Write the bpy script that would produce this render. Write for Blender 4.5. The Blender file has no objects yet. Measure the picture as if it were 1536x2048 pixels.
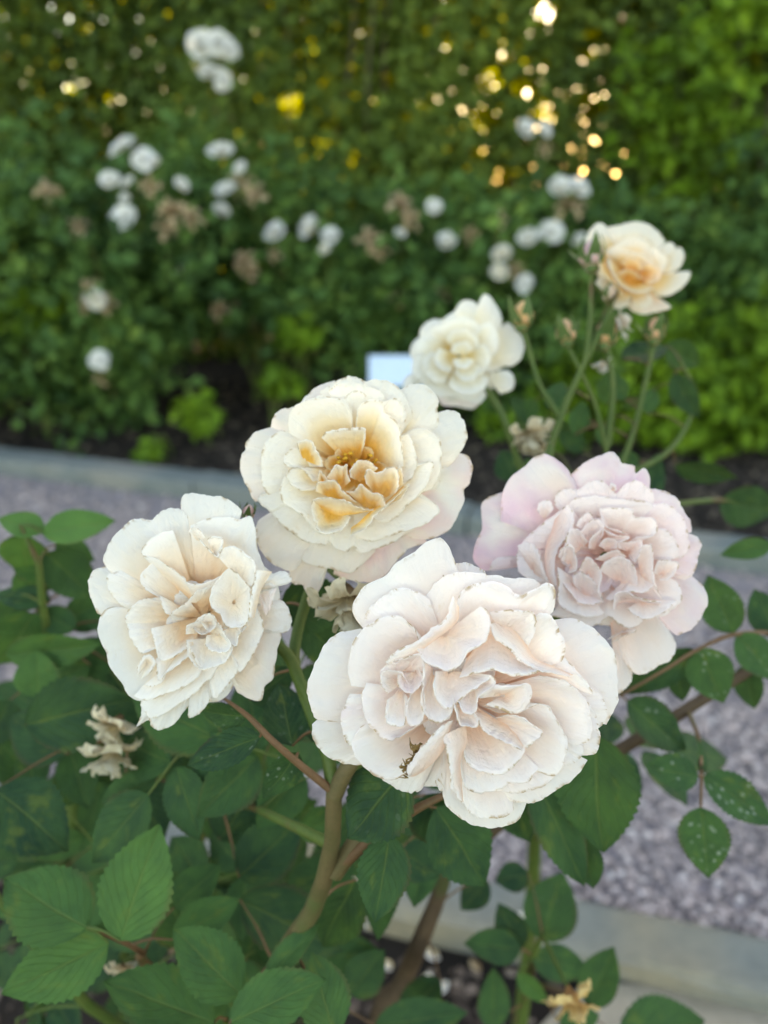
import bpy, math, random
import numpy as np
from mathutils import Vector, Matrix

random.seed(7)
rng = np.random.default_rng(11)
sc = bpy.context.scene
R = math.radians

# ------------------------------------------------------------------ camera
CAM = np.array([0.0, 0.0, 1.15])
PITCH = R(24.0)
FPX = 1540.0                                    # focal length in pixels of the 1536 x 2048 photograph
FWD = np.array([0.0, math.cos(PITCH), -math.sin(PITCH)])
UP = np.array([0.0, math.sin(PITCH), math.cos(PITCH)])
RIGHT = np.array([1.0, 0.0, 0.0])
cd = bpy.data.cameras.new('camera')
cam = bpy.data.objects.new('camera', cd)
sc.collection.objects.link(cam)
cam.location = CAM
cam.rotation_euler = (math.pi / 2 - PITCH, 0, 0)
cd.sensor_fit = 'VERTICAL'
cd.sensor_height = 34.6
cd.sensor_width = 25.95
cd.lens = 26.0 * (FPX / 1540.0)
cd.clip_start = 0.02
cd.clip_end = 300
cd.dof.use_dof = True
cd.dof.focus_distance = 0.288
cd.dof.aperture_fstop = 5.5
cd.dof.aperture_blades = 0
sc.camera = cam
sc.render.resolution_x, sc.render.resolution_y = 768, 1024

# ------------------------------------------------------------------ sky, sun, exposure
SUN_EL, SUN_AZ = R(23), R(24)                   # low sun behind the hedge, a little to the right
w = bpy.data.worlds.new('World')
sc.world = w
w.use_nodes = True
wn = w.node_tree.nodes
sky = wn.new('ShaderNodeTexSky')
sky.sky_type = 'NISHITA'
sky.sun_disc = False
sky.sun_elevation = SUN_EL
sky.sun_rotation = SUN_AZ
sky.air_density = 1.0
sky.dust_density = 1.1
sky.ozone_density = 1.0
bg = wn['Background']
bg.inputs['Strength'].default_value = 0.12
w.node_tree.links.new(sky.outputs[0], bg.inputs['Color'])
sd = bpy.data.lights.new('sun', 'SUN')
sd.energy = 3.2
sd.angle = R(0.53)
sd.color = (1.0, 0.9, 0.74)
sun = bpy.data.objects.new('sun', sd)
sc.collection.objects.link(sun)
sdir = Vector((math.sin(SUN_AZ) * math.cos(SUN_EL), math.cos(SUN_AZ) * math.cos(SUN_EL), math.sin(SUN_EL)))
sun.rotation_euler = sdir.to_track_quat('Z', 'Y').to_euler()
sun.location = (0, 0, 8)
vs = sc.view_settings
vs.view_transform = 'Standard'
vs.look = 'None'
vs.gamma = 1.0
vs.use_curve_mapping = False
vs.exposure = 2.88
try:
    vs.use_white_balance = True                 # the phone was balanced for open shade
    vs.white_balance_temperature = 9700
    vs.white_balance_tint = 10
except Exception:
    pass
sc.cycles.max_bounces = 8
sc.cycles.diffuse_bounces = 6
sc.cycles.transmission_bounces = 4
sc.cycles.caustics_reflective = False
sc.cycles.caustics_refractive = False

# ------------------------------------------------------------------ helpers
ORG = {}


def P(x, y, d):
    """photo pixel + distance along the viewing axis -> world point"""
    return CAM + d * (FWD + (x - 768.0) / FPX * RIGHT - (y - 1024.0) / FPX * UP)


def on_ground(x, y, z=0.0):
    q = FWD + (x - 768.0) / FPX * RIGHT - (y - 1024.0) / FPX * UP
    return CAM + q * ((z - CAM[2]) / q[2])


def at_Y(x, y, Y):
    q = FWD + (x - 768.0) / FPX * RIGHT - (y - 1024.0) / FPX * UP
    return CAM + q * (Y / q[1])


def to_px(p):
    d = np.asarray(p) - CAM
    z = d @ FWD
    return 768 + FPX * (d @ RIGHT) / z, 1024 - FPX * (d @ UP) / z, z


def link(o, parent=None, org=(0, 0, 0)):
    sc.collection.objects.link(o)
    org = np.array(org, float)
    ORG[o.name] = org
    if parent is not None:
        o.parent = parent
        o.location = org - ORG[parent.name]
    else:
        o.location = org
    return o


def tag(o, label=None, cat=None, group=None, kind=None):
    if label: o['label'] = label
    if cat: o['category'] = cat
    if group: o['group'] = group
    if kind: o['kind'] = kind
    return o


def empty(name, loc, label, cat, group=None):
    o = bpy.data.objects.new(name, None)
    o.empty_display_size = 0.05
    link(o, None, loc)
    return tag(o, label, cat, group)


def mesh_np(name, V, F, mat, uv=None, smooth=True, attr=None):
    """V (n,3); F (m,3) or (m,4) int arrays"""
    me = bpy.data.meshes.new(name)
    V = np.ascontiguousarray(V, dtype=np.float32)
    F = np.ascontiguousarray(F, dtype=np.int32)
    m, k = F.shape
    me.vertices.add(len(V))
    me.vertices.foreach_set('co', V.ravel())
    me.loops.add(m * k)
    me.loops.foreach_set('vertex_index', F.ravel())
    me.polygons.add(m)
    me.polygons.foreach_set('loop_start', np.arange(0, m * k, k, dtype=np.int32))
    me.polygons.foreach_set('loop_total', np.full(m, k, dtype=np.int32))
    me.polygons.foreach_set('use_smooth', np.full(m, smooth, dtype=bool))
    if uv is not None:
        l = me.uv_layers.new(name='UVMap')
        l.data.foreach_set('uv', np.ascontiguousarray(uv[F.ravel()], dtype=np.float32).ravel())
    if attr:
        for an, vals in attr.items():
            a = me.attributes.new(an, 'FLOAT', 'FACE')
            a.data.foreach_set('value', np.ascontiguousarray(vals, dtype=np.float32))
    me.materials.append(mat)
    me.update(calc_edges=True)
    return me


def mesh_obj(name, V, F, mat, parent=None, org=(0, 0, 0), **kw):
    me = mesh_np(name, np.asarray(V) - np.array(org), F, mat, **kw)
    return link(bpy.data.objects.new(name, me), parent, org)


def grid_faces(nu, nv, closed=False):
    i = np.arange(nv - 1)[:, None]
    j = np.arange(nu if closed else nu - 1)[None, :]
    j2 = (j + 1) % nu
    return np.stack([(i * nu + j), (i * nu + j2), ((i + 1) * nu + j2), ((i + 1) * nu + j)], -1).reshape(-1, 4)


def catmull(pts, n):
    p = np.asarray(pts, float)
    if len(p) == 2:
        return p[0] + (p[1] - p[0]) * np.linspace(0, 1, n)[:, None]
    q = np.vstack([2 * p[0] - p[1], p, 2 * p[-1] - p[-2]])
    out = []
    for i in range(len(p) - 1):
        a, b, c, d = q[i:i + 4]
        t = np.linspace(0, 1, 12, endpoint=False)[:, None]
        out.append(0.5 * ((2 * b) + (-a + c) * t + (2 * a - 5 * b + 4 * c - d) * t ** 2 + (-a + 3 * b - 3 * c + d) * t ** 3))
    out.append(p[-1:])
    o = np.vstack(out)
    s = np.r_[0, np.cumsum(np.linalg.norm(np.diff(o, axis=0), axis=1))]
    u = np.linspace(0, s[-1], n)
    return np.stack([np.interp(u, s, o[:, k]) for k in range(o.shape[1])], 1)


def tube_geo(pts, rads, ns=8, n=None):
    n = n or max(6, len(pts) * 5)
    p = np.asarray(pts, float)
    rr = np.asarray(rads, float) if np.ndim(rads) else np.full(len(p), float(rads))
    c = catmull(np.hstack([p, rr[:, None]]), n)
    c, r = c[:, :3], np.abs(c[:, 3])
    t = np.gradient(c, axis=0)
    t /= np.linalg.norm(t, axis=1)[:, None] + 1e-9
    ref = np.array([0.3, 0.9, 0.2])
    a = np.cross(t, ref); a /= np.linalg.norm(a, axis=1)[:, None] + 1e-9
    b = np.cross(t, a)
    th = np.linspace(0, 2 * math.pi, ns, endpoint=False)
    V = c[:, None] + r[:, None, None] * (np.cos(th)[None, :, None] * a[:, None] + np.sin(th)[None, :, None] * b[:, None])
    F = grid_faces(ns, n, True)
    V = V.reshape(-1, 3)
    V = np.vstack([V, c[:1], c[-1:]])
    k = n * ns
    cap0 = np.stack([np.full(ns, k), (np.arange(ns) + 1) % ns, np.arange(ns), np.full(ns, k)], 1)
    e = (n - 1) * ns
    cap1 = np.stack([np.full(ns, k + 1), e + np.arange(ns), e + (np.arange(ns) + 1) % ns, np.full(ns, k + 1)], 1)
    return V, F, c


def join_geo(lst):
    Vs, Fs, o = [], [], 0
    for V, F in lst:
        Vs.append(V); Fs.append(F + o); o += len(V)
    return np.vstack(Vs), np.vstack(Fs)


def vnoise(x, seed):
    """smooth 1-D noise"""
    r = np.random.default_rng(seed)
    ph = r.uniform(0, 6.28, 5)
    fr = np.array([1.0, 1.9, 3.1, 4.7, 7.3])
    am = np.array([1, .7, .5, .35, .2])
    return (np.sin(np.asarray(x)[..., None] * fr + ph) * am).sum(-1) / am.sum()


# ------------------------------------------------------------------ materials
def new_mat(name):
    m = bpy.data.materials.new(name)
    m.use_nodes = True
    nt = m.node_tree
    for n in list(nt.nodes):
        nt.nodes.remove(n)
    out = nt.nodes.new('ShaderNodeOutputMaterial')
    return m, nt, out


class NT:
    def __init__(self, nt):
        self.nt = nt

    def n(self, t, **kw):
        x = self.nt.nodes.new(t)
        for k, v in kw.items():
            setattr(x, k, v)
        return x

    def l(self, a, b):
        self.nt.links.new(a, b)

    def math(self, op, a, b=None, c=None, clamp=False):
        x = self.n('ShaderNodeMath', operation=op, use_clamp=clamp)
        for i, v in enumerate((a, b, c)):
            if v is None: continue
            if isinstance(v, (int, float)): x.inputs[i].default_value = v
            else: self.l(v, x.inputs[i])
        return x.outputs[0]

    def mix(self, f, a, b, mode='MIX'):
        x = self.n('ShaderNodeMix', data_type='RGBA', blend_type=mode)
        for s, v in ((x.inputs[0], f), (x.inputs[6], a), (x.inputs[7], b)):
            if isinstance(v, (int, float)): s.default_value = v
            elif isinstance(v, tuple): s.default_value = (*v[:3], 1)
            else: self.l(v, s)
        return x.outputs[2]

    def smooth(self, v, lo, hi, a=0.0, b=1.0):
        x = self.n('ShaderNodeMapRange', interpolation_type='SMOOTHSTEP')
        self.l(v, x.inputs[0])
        for i, q in enumerate((lo, hi, a, b)):
            x.inputs[i + 1].default_value = q
        return x.outputs[0]

    def noise(self, vec, scale, detail=3, rough=.55, dist=0.0):
        x = self.n('ShaderNodeTexNoise')
        x.inputs['Scale'].default_value = scale
        x.inputs['Detail'].default_value = detail
        x.inputs['Roughness'].default_value = rough
        x.inputs['Distortion'].default_value = dist
        if vec is not None: self.l(vec, x.inputs['Vector'])
        return x.outputs['Fac']

    def scalevec(self, vec, s, add=None):
        x = self.n('ShaderNodeMapping')
        self.l(vec, x.inputs[0])
        x.inputs['Scale'].default_value = s
        if add is not None: self.l(add, x.inputs['Location'])
        return x.outputs[0]

    def bump(self, h, strength, dist=0.001, normal=None):
        x = self.n('ShaderNodeBump')
        x.inputs['Strength'].default_value = strength
        x.inputs['Distance'].default_value = dist
        self.l(h, x.inputs['Height'])
        if normal is not None: self.l(normal, x.inputs['Normal'])
        return x.outputs[0]


def obj_attr(N, name):
    a = N.n('ShaderNodeAttribute', attribute_type='OBJECT', attribute_name=name)
    return a


def geo_attr(N, name):
    return N.n('ShaderNodeAttribute', attribute_type='GEOMETRY', attribute_name=name).outputs['Fac']


def petal_mat(name, base, mid, tip, flush=(0.80, 0.55, 0.66), v0=.25, v1=.62, v2=.9, brown=1.0):
    """pigment runs from the claw (base) to the rim (tip); worn tan margins and specks"""
    m, nt, out = new_mat(name)
    N = NT(nt)
    uv = N.n('ShaderNodeUVMap', uv_map='UVMap').outputs[0]
    sep = N.n('ShaderNodeSeparateXYZ'); N.l(uv, sep.inputs[0])
    u, v = sep.outputs[0], sep.outputs[1]
    oi = N.n('ShaderNodeObjectInfo')
    rnd = oi.outputs['Random']
    off = N.n('ShaderNodeCombineXYZ'); N.l(N.math('MULTIPLY', rnd, 37.0), off.inputs[0]); N.l(N.math('MULTIPLY', rnd, 91.0), off.inputs[2])
    uvo = N.n('ShaderNodeVectorMath', operation='ADD'); N.l(uv, uvo.inputs[0]); N.l(off.outputs[0], uvo.inputs[1])
    uvo = uvo.outputs[0]
    n1 = N.noise(uvo, 3.0, 3)
    vv = N.math('ADD', v, N.math('MULTIPLY', N.math('SUBTRACT', n1, .5), .22))
    vv = N.math('SUBTRACT', vv, obj_attr(N, 'heart').outputs['Fac'])
    c = N.mix(N.smooth(vv, v0, v1), base, mid)
    c = N.mix(N.smooth(vv, v1 - .05, v2), c, tip)
    fl = N.math('MULTIPLY', obj_attr(N, 'tint').outputs['Fac'], N.smooth(N.noise(uvo, 2.2, 2), .25, .7))
    c = N.mix(fl, c, flush)
    # radiating veins, faint
    st = N.noise(N.scalevec(uvo, (38, 2.2, 1)), 1.0, 3, .6)
    c = N.mix(N.math('MULTIPLY', N.smooth(st, .45, .8), .10), c, mid)
    # worn rim
    em = N.smooth(v, .94, .985)
    en = N.smooth(N.noise(N.scalevec(uvo, (7, 3, 1)), 1.0, 4, .7), .50, .62)
    br = N.math('MULTIPLY', N.math('MULTIPLY', em, en), .8 * brown)
    c = N.mix(br, c, (0.42, 0.27, 0.10))
    # specks and bruises
    vo = N.n('ShaderNodeTexVoronoi', feature='F1'); vo.inputs['Scale'].default_value = 5.0
    N.l(N.scalevec(uvo, (1.0, .8, 1)), vo.inputs['Vector'])
    sp = N.math('SUBTRACT', 1.0, N.smooth(vo.outputs['Distance'], .015, .05))
    keep = N.smooth(N.noise(uvo, 2.7, 1), .56, .6)
    c = N.mix(N.math('MULTIPLY', N.math('MULTIPLY', sp, keep), .75 * brown), c, (0.33, 0.20, 0.08))
    bl = N.math('MULTIPLY', N.smooth(N.noise(uvo, 6.0, 3), .66, .76), .22 * brown)
    c = N.mix(bl, c, (0.62, 0.47, 0.24))
    pb = N.n('ShaderNodeBsdfPrincipled')
    N.l(c, pb.inputs['Base Color'])
    pb.inputs['Roughness'].default_value = .62
    pb.inputs['Specular IOR Level'].default_value = .22
    pb.inputs['Sheen Weight'].default_value = .12
    h = N.math('ADD', N.math('MULTIPLY', st, .55), N.math('MULTIPLY', N.noise(N.scalevec(uvo, (9, 26, 1)), 1.0, 3), .45))
    h2 = N.noise(uvo, 5.0, 2)
    b1 = N.bump(h, .5, .0012)
    b2 = N.bump(h2, .5, .0026, b1)
    N.l(b2, pb.inputs['Normal'])
    tr = N.n('ShaderNodeBsdfTranslucent')
    tc = N.mix(.18, c, base)
    N.l(tc, tr.inputs['Color']); N.l(b2, tr.inputs['Normal'])
    mx = N.n('ShaderNodeMixShader'); mx.inputs[0].default_value = .45
    N.l(pb.outputs[0], mx.inputs[1]); N.l(tr.outputs[0], mx.inputs[2])
    N.l(mx.outputs[0], out.inputs[0])
    return m


def leaf_mat(name, dark=(0.008, 0.038, 0.020), bright=(0.085, 0.205, 0.045), trans=.16):
    m, nt, out = new_mat(name)
    N = NT(nt)
    uv = N.n('ShaderNodeUVMap', uv_map='UVMap').outputs[0]
    sep = N.n('ShaderNodeSeparateXYZ'); N.l(uv, sep.inputs[0])
    u, v = sep.outputs[0], sep.outputs[1]
    oi = N.n('ShaderNodeObjectInfo'); rnd = oi.outputs['Random']
    off = N.n('ShaderNodeCombineXYZ'); N.l(N.math('MULTIPLY', rnd, 57.0), off.inputs[0]); N.l(N.math('MULTIPLY', rnd, 23.0), off.inputs[2])
    uvo = N.n('ShaderNodeVectorMath', operation='ADD'); N.l(uv, uvo.inputs[0]); N.l(off.outputs[0], uvo.inputs[1]); uvo = uvo.outputs[0]
    au = N.math('ABSOLUTE', N.math('SUBTRACT', u, .5))
    tone = obj_attr(N, 'tone').outputs['Fac']
    t = N.math('ADD', tone, N.math('MULTIPLY', N.math('SUBTRACT', N.noise(uvo, 2.5, 4, .65), .5), .75), clamp=True)
    c = N.mix(t, dark, bright)
    # side veins leave the midrib at an angle
    ph = N.math('SUBTRACT', N.math('MULTIPLY', v, 8.0), N.math('MULTIPLY', au, 7.0))
    ph = N.math('ADD', ph, N.math('MULTIPLY', N.noise(uvo, 4.0, 2), .5))
    fr = N.math('ABSOLUTE', N.math('SUBTRACT', N.math('FRACT', ph), .5))
    vein = N.math('SUBTRACT', 1.0, N.smooth(fr, .0, .10))
    rib = N.math('SUBTRACT', 1.0, N.smooth(au, .008, .026))
    c = N.mix(N.math('MULTIPLY', vein, .22), c, (0.085, 0.16, 0.05))
    c = N.mix(N.math('MULTIPLY', N.smooth(N.noise(uvo, 3.3, 3), .58, .72), .35), c, (0.13, 0.17, 0.03))
    c = N.mix(N.math('MULTIPLY', rib, .32), c, (0.15, 0.21, 0.06))
    fine = N.noise(uvo, 30.0, 2)
    c = N.mix(N.math('MULTIPLY', N.smooth(fine, .4, .8), .12), c, (0.07, 0.13, 0.06))
    # reddish margin on some leaves
    ed = N.math('MULTIPLY', N.smooth(au, .40, .5), N.smooth(N.noise(uvo, 1.3, 1), .5, .62))
    c = N.mix(N.math('MULTIPLY', ed, .3), c, (0.10, 0.035, 0.025))
    # pale mildew spots where the leaf carries them
    vo = N.n('ShaderNodeTexVoronoi', feature='F1'); vo.inputs['Scale'].default_value = 7.0
    N.l(N.scalevec(uvo, (.7, 1.2, 1)), vo.inputs['Vector'])
    ring = N.math('SUBTRACT', 1.0, N.smooth(N.math('ABSOLUTE', N.math('SUBTRACT', vo.outputs['Distance'], .16)), .03, .13))
    sp = N.math('MULTIPLY', N.math('MULTIPLY', ring, N.smooth(N.noise(uvo, 3.0, 2), .42, .6)), obj_attr(N, 'spots').outputs['Fac'])
    c = N.mix(N.math('MULTIPLY', sp, .5), c, (0.40, 0.45, 0.38))
    pb = N.n('ShaderNodeBsdfPrincipled')
    N.l(c, pb.inputs['Base Color'])
    pb.inputs['Roughness'].default_value = .6
    pb.inputs['Specular IOR Level'].default_value = .14
    h = N.math('SUBTRACT', N.math('MULTIPLY', N.noise(uvo, 12.0, 3), .5), N.math('ADD', N.math('MULTIPLY', vein, .5), rib))
    b = N.bump(h, .6, .0016)
    N.l(b, pb.inputs['Normal'])
    tr = N.n('ShaderNodeBsdfTranslucent')
    N.l(N.mix(.5, c, (0.16, 0.24, 0.02)), tr.inputs['Color'])
    mx = N.n('ShaderNodeMixShader'); mx.inputs[0].default_value = trans
    N.l(pb.outputs[0], mx.inputs[1]); N.l(tr.outputs[0], mx.inputs[2])
    N.l(mx.outputs[0], out.inputs[0])
    return m


def foliage_mat(name, cols, trans=.3, tcol=(0.30, 0.34, 0.02)):
    """many small leaves in one mesh; each leaf carries its own 'tone'"""
    m, nt, out = new_mat(name)
    N = NT(nt)
    t = geo_attr(N, 'tone')
    ramp = N.n('ShaderNodeValToRGB')
    els = ramp.color_ramp.elements
    els[0].position, els[0].color = 0, (*cols[0], 1)
    els[1].position, els[1].color = 1, (*cols[-1], 1)
    for i, q in enumerate(cols[1:-1]):
        e = els.new((i + 1) / (len(cols) - 1)); e.color = (*q, 1)
    N.l(t, ramp.inputs[0])
    pb = N.n('ShaderNodeBsdfPrincipled')
    N.l(ramp.outputs[0], pb.inputs['Base Color'])
    pb.inputs['Roughness'].default_value = .55
    pb.inputs['Specular IOR Level'].default_value = .15
    tr = N.n('ShaderNodeBsdfTranslucent')
    N.l(N.mix(.6, ramp.outputs[0], tcol), tr.inputs['Color'])
    mx = N.n('ShaderNodeMixShader'); mx.inputs[0].default_value = trans
    N.l(pb.outputs[0], mx.inputs[1]); N.l(tr.outputs[0], mx.inputs[2])
    N.l(mx.outputs[0], out.inputs[0])
    return m


def rough_mat(name, c1, c2, scale=8.0, rough=.8, c3=None, bump=.4, bdist=.004, coord='Object', stretch=(1, 1, 1)):
    m, nt, out = new_mat(name)
    N = NT(nt)
    tc = N.n('ShaderNodeTexCoord').outputs[coord]
    v = N.scalevec(tc, stretch)
    n1 = N.noise(v, scale, 5, .6)
    c = N.mix(N.smooth(n1, .3, .7), c1, c2)
    if c3:
        c = N.mix(N.smooth(N.noise(v, scale * .31, 3), .52, .68), c, c3)
    n2 = N.noise(v, scale * 9, 4, .7)
    c = N.mix(N.math('MULTIPLY', N.smooth(n2, .35, .75), .35), c, tuple(q * .6 for q in c1))
    pb = N.n('ShaderNodeBsdfPrincipled')
    N.l(c, pb.inputs['Base Color'])
    pb.inputs['Roughness'].default_value = rough
    pb.inputs['Specular IOR Level'].default_value = .25
    N.l(N.bump(N.math('ADD', n1, n2), bump, bdist), pb.inputs['Normal'])
    N.l(pb.outputs[0], out.inputs[0])
    return m


def tone_mat(name, cols, rough=.8):
    m, nt, out = new_mat(name)
    N = NT(nt)
    ramp = N.n('ShaderNodeValToRGB')
    els = ramp.color_ramp.elements
    els[0].color = (*cols[0], 1); els[1].color = (*cols[-1], 1)
    for i, q in enumerate(cols[1:-1]):
        e = els.new((i + 1) / (len(cols) - 1)); e.color = (*q, 1)
    N.l(geo_attr(N, 'tone'), ramp.inputs[0])
    tc = N.n('ShaderNodeTexCoord').outputs['Object']
    n = N.noise(tc, 220, 3)
    c = N.mix(N.math('MULTIPLY', n, .35), ramp.outputs[0], cols[0])
    pb = N.n('ShaderNodeBsdfPrincipled')
    N.l(c, pb.inputs['Base Color'])
    pb.inputs['Roughness'].default_value = rough
    N.l(pb.outputs[0], out.inputs[0])
    return m


M = {}
M['rose_ivory'] = petal_mat('petal_ivory', (.88, .60, .36), (.89, .78, .65), (.89, .88, .86), (.88, .66, .62))
M['rose_gold'] = petal_mat('petal_gold', (.88, .48, .10), (.89, .74, .48), (.89, .87, .81), (.86, .62, .64), v0=.12, v1=.45, v2=.74)
M['rose_pink'] = petal_mat('petal_pink', (.87, .54, .43), (.89, .74, .68), (.90, .84, .83), (.78, .53, .68))
M['rose_blush'] = petal_mat('petal_blush', (.88, .60, .43), (.89, .78, .70), (.89, .88, .87), (.88, .67, .69))
M['rose_cream'] = petal_mat('petal_cream', (.80, .62, .30), (.85, .80, .66), (.87, .87, .83), brown=.5)
M['rose_peach'] = petal_mat('petal_peach', (.82, .36, .05), (.86, .62, .30), (.88, .84, .74), (.82, .55, .50), v0=.12, v1=.5, v2=.85, brown=.4)
M['rose_white'] = petal_mat('petal_white', (.78, .72, .55), (.83, .83, .79), (.86, .87, .87), brown=.2)
M['petal_dry'] = petal_mat('petal_dry', (.20, .11, .05), (.60, .48, .28), (.82, .78, .62), (.5, .36, .18), v0=.1, v1=.4, v2=.8)
M['petal_gold_dry'] = petal_mat('petal_gold_dry', (.50, .24, .08), (.72, .48, .18), (.80, .62, .30), (.6, .4, .2))
M['petal_tan'] = petal_mat('petal_tan', (.28, .17, .08), (.50, .37, .23), (.62, .49, .33), (.4, .25, .12))
M['leaf'] = leaf_mat('rose_leaf')
M['bark'] = rough_mat('young_cane', (.085, .075, .030), (.13, .095, .045), 60, .6, (.07, .09, .03), .3, .0006)
M['green_stem'] = rough_mat('green_stem', (.055, .10, .022), (.085, .12, .03), 80, .55, (.11, .07, .035), .25, .0005)
M['red_stem'] = rough_mat('reddish_petiole', (.12, .07, .035), (.16, .085, .045), 80, .55, (.07, .09, .03), .25, .0005)
M['old_cane'] = rough_mat('old_cane', (.06, .04, .025), (.10, .065, .04), 40, .8, (.05, .06, .02), .5, .001)
M['sepal'] = rough_mat('sepal', (.06, .11, .03), (.10, .15, .05), 90, .6, (.16, .07, .05), .3, .0005)
M['stamen'] = rough_mat('stamen', (.50, .22, .02), (.62, .34, .04), 300, .7, (.30, .13, .02), .4, .0004)
M['dried'] = rough_mat('dried_stamen', (.16, .09, .03), (.30, .19, .07), 400, .8, (.07, .04, .02), .3, .0004)
M['kerb_far'] = rough_mat('grey_kerb', (.12, .145, .145), (.17, .19, .185), 7, .85, (.21, .21, .19), .45, .006)
M['ground'] = rough_mat('garden_soil', (.014, .010, .008), (.028, .020, .015), 9, .95, (.022, .018, .012), .8, .02)
M['path'] = rough_mat('gravel_bed', (.24, .21, .22), (.34, .29, .31), 30, .9, (.30, .26, .26), .8, .01)
M['kerb'] = rough_mat('dapple_tan_kerb', (.13, .145, .14), (.18, .185, .165), 5, .85, (.27, .22, .145), .45, .006)  # tan zones put warm sun dapples into the grey stone colour
M['slab'] = rough_mat('buff_slab', (.25, .21, .155), (.32, .27, .21), 7, .85, (.22, .20, .16), .4, .005)
M['stone'] = tone_mat('gravel_stone', [(.12, .10, .10), (.28, .225, .225), (.42, .35, .345), (.54, .42, .395), (.68, .61, .595)], .85)
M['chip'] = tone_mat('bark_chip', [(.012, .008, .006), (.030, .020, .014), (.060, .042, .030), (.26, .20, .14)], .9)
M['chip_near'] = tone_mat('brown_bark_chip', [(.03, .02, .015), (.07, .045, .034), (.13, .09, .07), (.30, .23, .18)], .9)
M['bush'] = foliage_mat('far_rose_foliage', [(.018, .054, .018), (.048, .118, .032), (.088, .185, .046), (.17, .28, .062)], .18)
M['hedge'] = foliage_mat('hedge_foliage', [(.036, .066, .018), (.078, .132, .030), (.12, .19, .040), (.19, .275, .055)], .28, (.26, .34, .01))
M['lime'] = foliage_mat('lime_foliage', [(.05, .115, .012), (.11, .22, .018), (.18, .31, .03)], .22)
M['tree'] = foliage_mat('tree_foliage', [(.05, .08, .012), (.11, .15, .02), (.18, .20, .02)], .58, (.60, .62, .003))
M['trunk'] = rough_mat('hedge_trunk', (.07, .052, .036), (.13, .10, .07), 12, .9, None, .7, .01, stretch=(1, 1, .25))
M['sign'] = rough_mat('pale_plate', (.46, .60, .80), (.50, .64, .82), 6, .45, None, .02, .001)
M['metal'] = rough_mat('stake_metal', (.10, .10, .10), (.14, .14, .14), 30, .5, None, .1, .001)

#==STRUCTURE==
# ------------------------------------------------------------------ ground, path, kerbs
def struct(o):
    return tag(o, kind='structure')


S = 60.0
gx = np.linspace(-S, S, 2)
struct(mesh_obj('ground', [(-S, -S, 0), (S, -S, 0), (S, S, 0), (-S, S, 0)], [[0, 1, 2, 3]], M['ground'], smooth=False))


def g2(x, y, z=0.0):
    return on_ground(x, y, z)[:2]


# far kerb: foot of its path side; near kerb: top edge of its path side
fa, fb = g2(0, 950), g2(1410, 1137)
fd = (fb - fa) / np.linalg.norm(fb - fa)
fn = np.array([-fd[1], fd[0]])
na, nb = g2(1168, 1792, .06), g2(1505, 1861, .06)
nd = (nb - na) / np.linalg.norm(nb - na)
nn = np.array([-nd[1], nd[0]])                  # pointing across the path
nw = abs((g2(1251, 1926, .06) - na) @ nn)       # width of the near kerb


def kerb(start, d, n, width, height, t0, t1, seg, label):
    o = None
    root = bpy.data.objects.new('kerb', None)
    link(root, None, (start[0], start[1], 0))
    struct(root)
    t = t0
    k = 0
    while t < t1:
        L = seg * (1 + .06 * math.sin(k * 2.1))
        p = start + d * (t + .004)
        q = start + d * (t + L - .004)
        h = height + .004 * math.sin(k * 3.3)
        # chamfered, slightly worn block
        nx = 14
        prof = [(0, -.06), (0, h - .012), (.004, h - .004), (.014, h), (width - .014, h + .001), (width - .004, h - .004), (width, h - .013), (width, -.06)]
        V = []
        for i in range(nx):
            f = i / (nx - 1)
            c = p + (q - p) * f
            for j, (a, z) in enumerate(prof):
                wob = .0025 * math.sin(i * 1.7 + j * 2.3 + k) if 0 < j < 7 else 0
                V.append((*(c + n * (a + wob)), z + wob * .6))
        F = list(map(tuple, grid_faces(8, nx)))
        V = np.array(V)
        ends = [[0, 7, 6, 1], [1, 6, 5, 2], [2, 5, 4, 3]]
        e = (nx - 1) * 8
        F += [tuple(r) for r in ends] + [tuple(e + j for j in reversed(r)) for r in ends]
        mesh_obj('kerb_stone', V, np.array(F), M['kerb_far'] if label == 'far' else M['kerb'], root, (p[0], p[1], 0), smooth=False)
        t += L
        k += 1
    return root


kerb(fa, fd, fn, .13, .075, -5.4, 5.2, 1.05, 'far')
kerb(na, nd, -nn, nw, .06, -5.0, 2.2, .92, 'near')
# path sheet between the kerbs
A, B = na + nd * -6.0, na + nd * 3.5
C_, D_ = fa + fd * 6.0, fa + fd * -6.5
struct(mesh_obj('gravel_path', [(*A, .004), (*B, .004), (*C_, .004), (*D_, .004)], [[0, 1, 2, 3]], M['path'], smooth=False))
# flat buff slab set in the near bed
sq = [g2(1165, 1985), g2(1560, 1998), g2(1620, 2180), g2(1010, 2140)]
V = [(*q, .022) for q in sq] + [(*q, -.03) for q in sq]
struct(mesh_obj('paving_slab', V, [[3, 2, 1, 0], [0, 1, 5, 4], [1, 2, 6, 5], [2, 3, 7, 6], [3, 0, 4, 7]], M['slab'], smooth=False))


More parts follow.
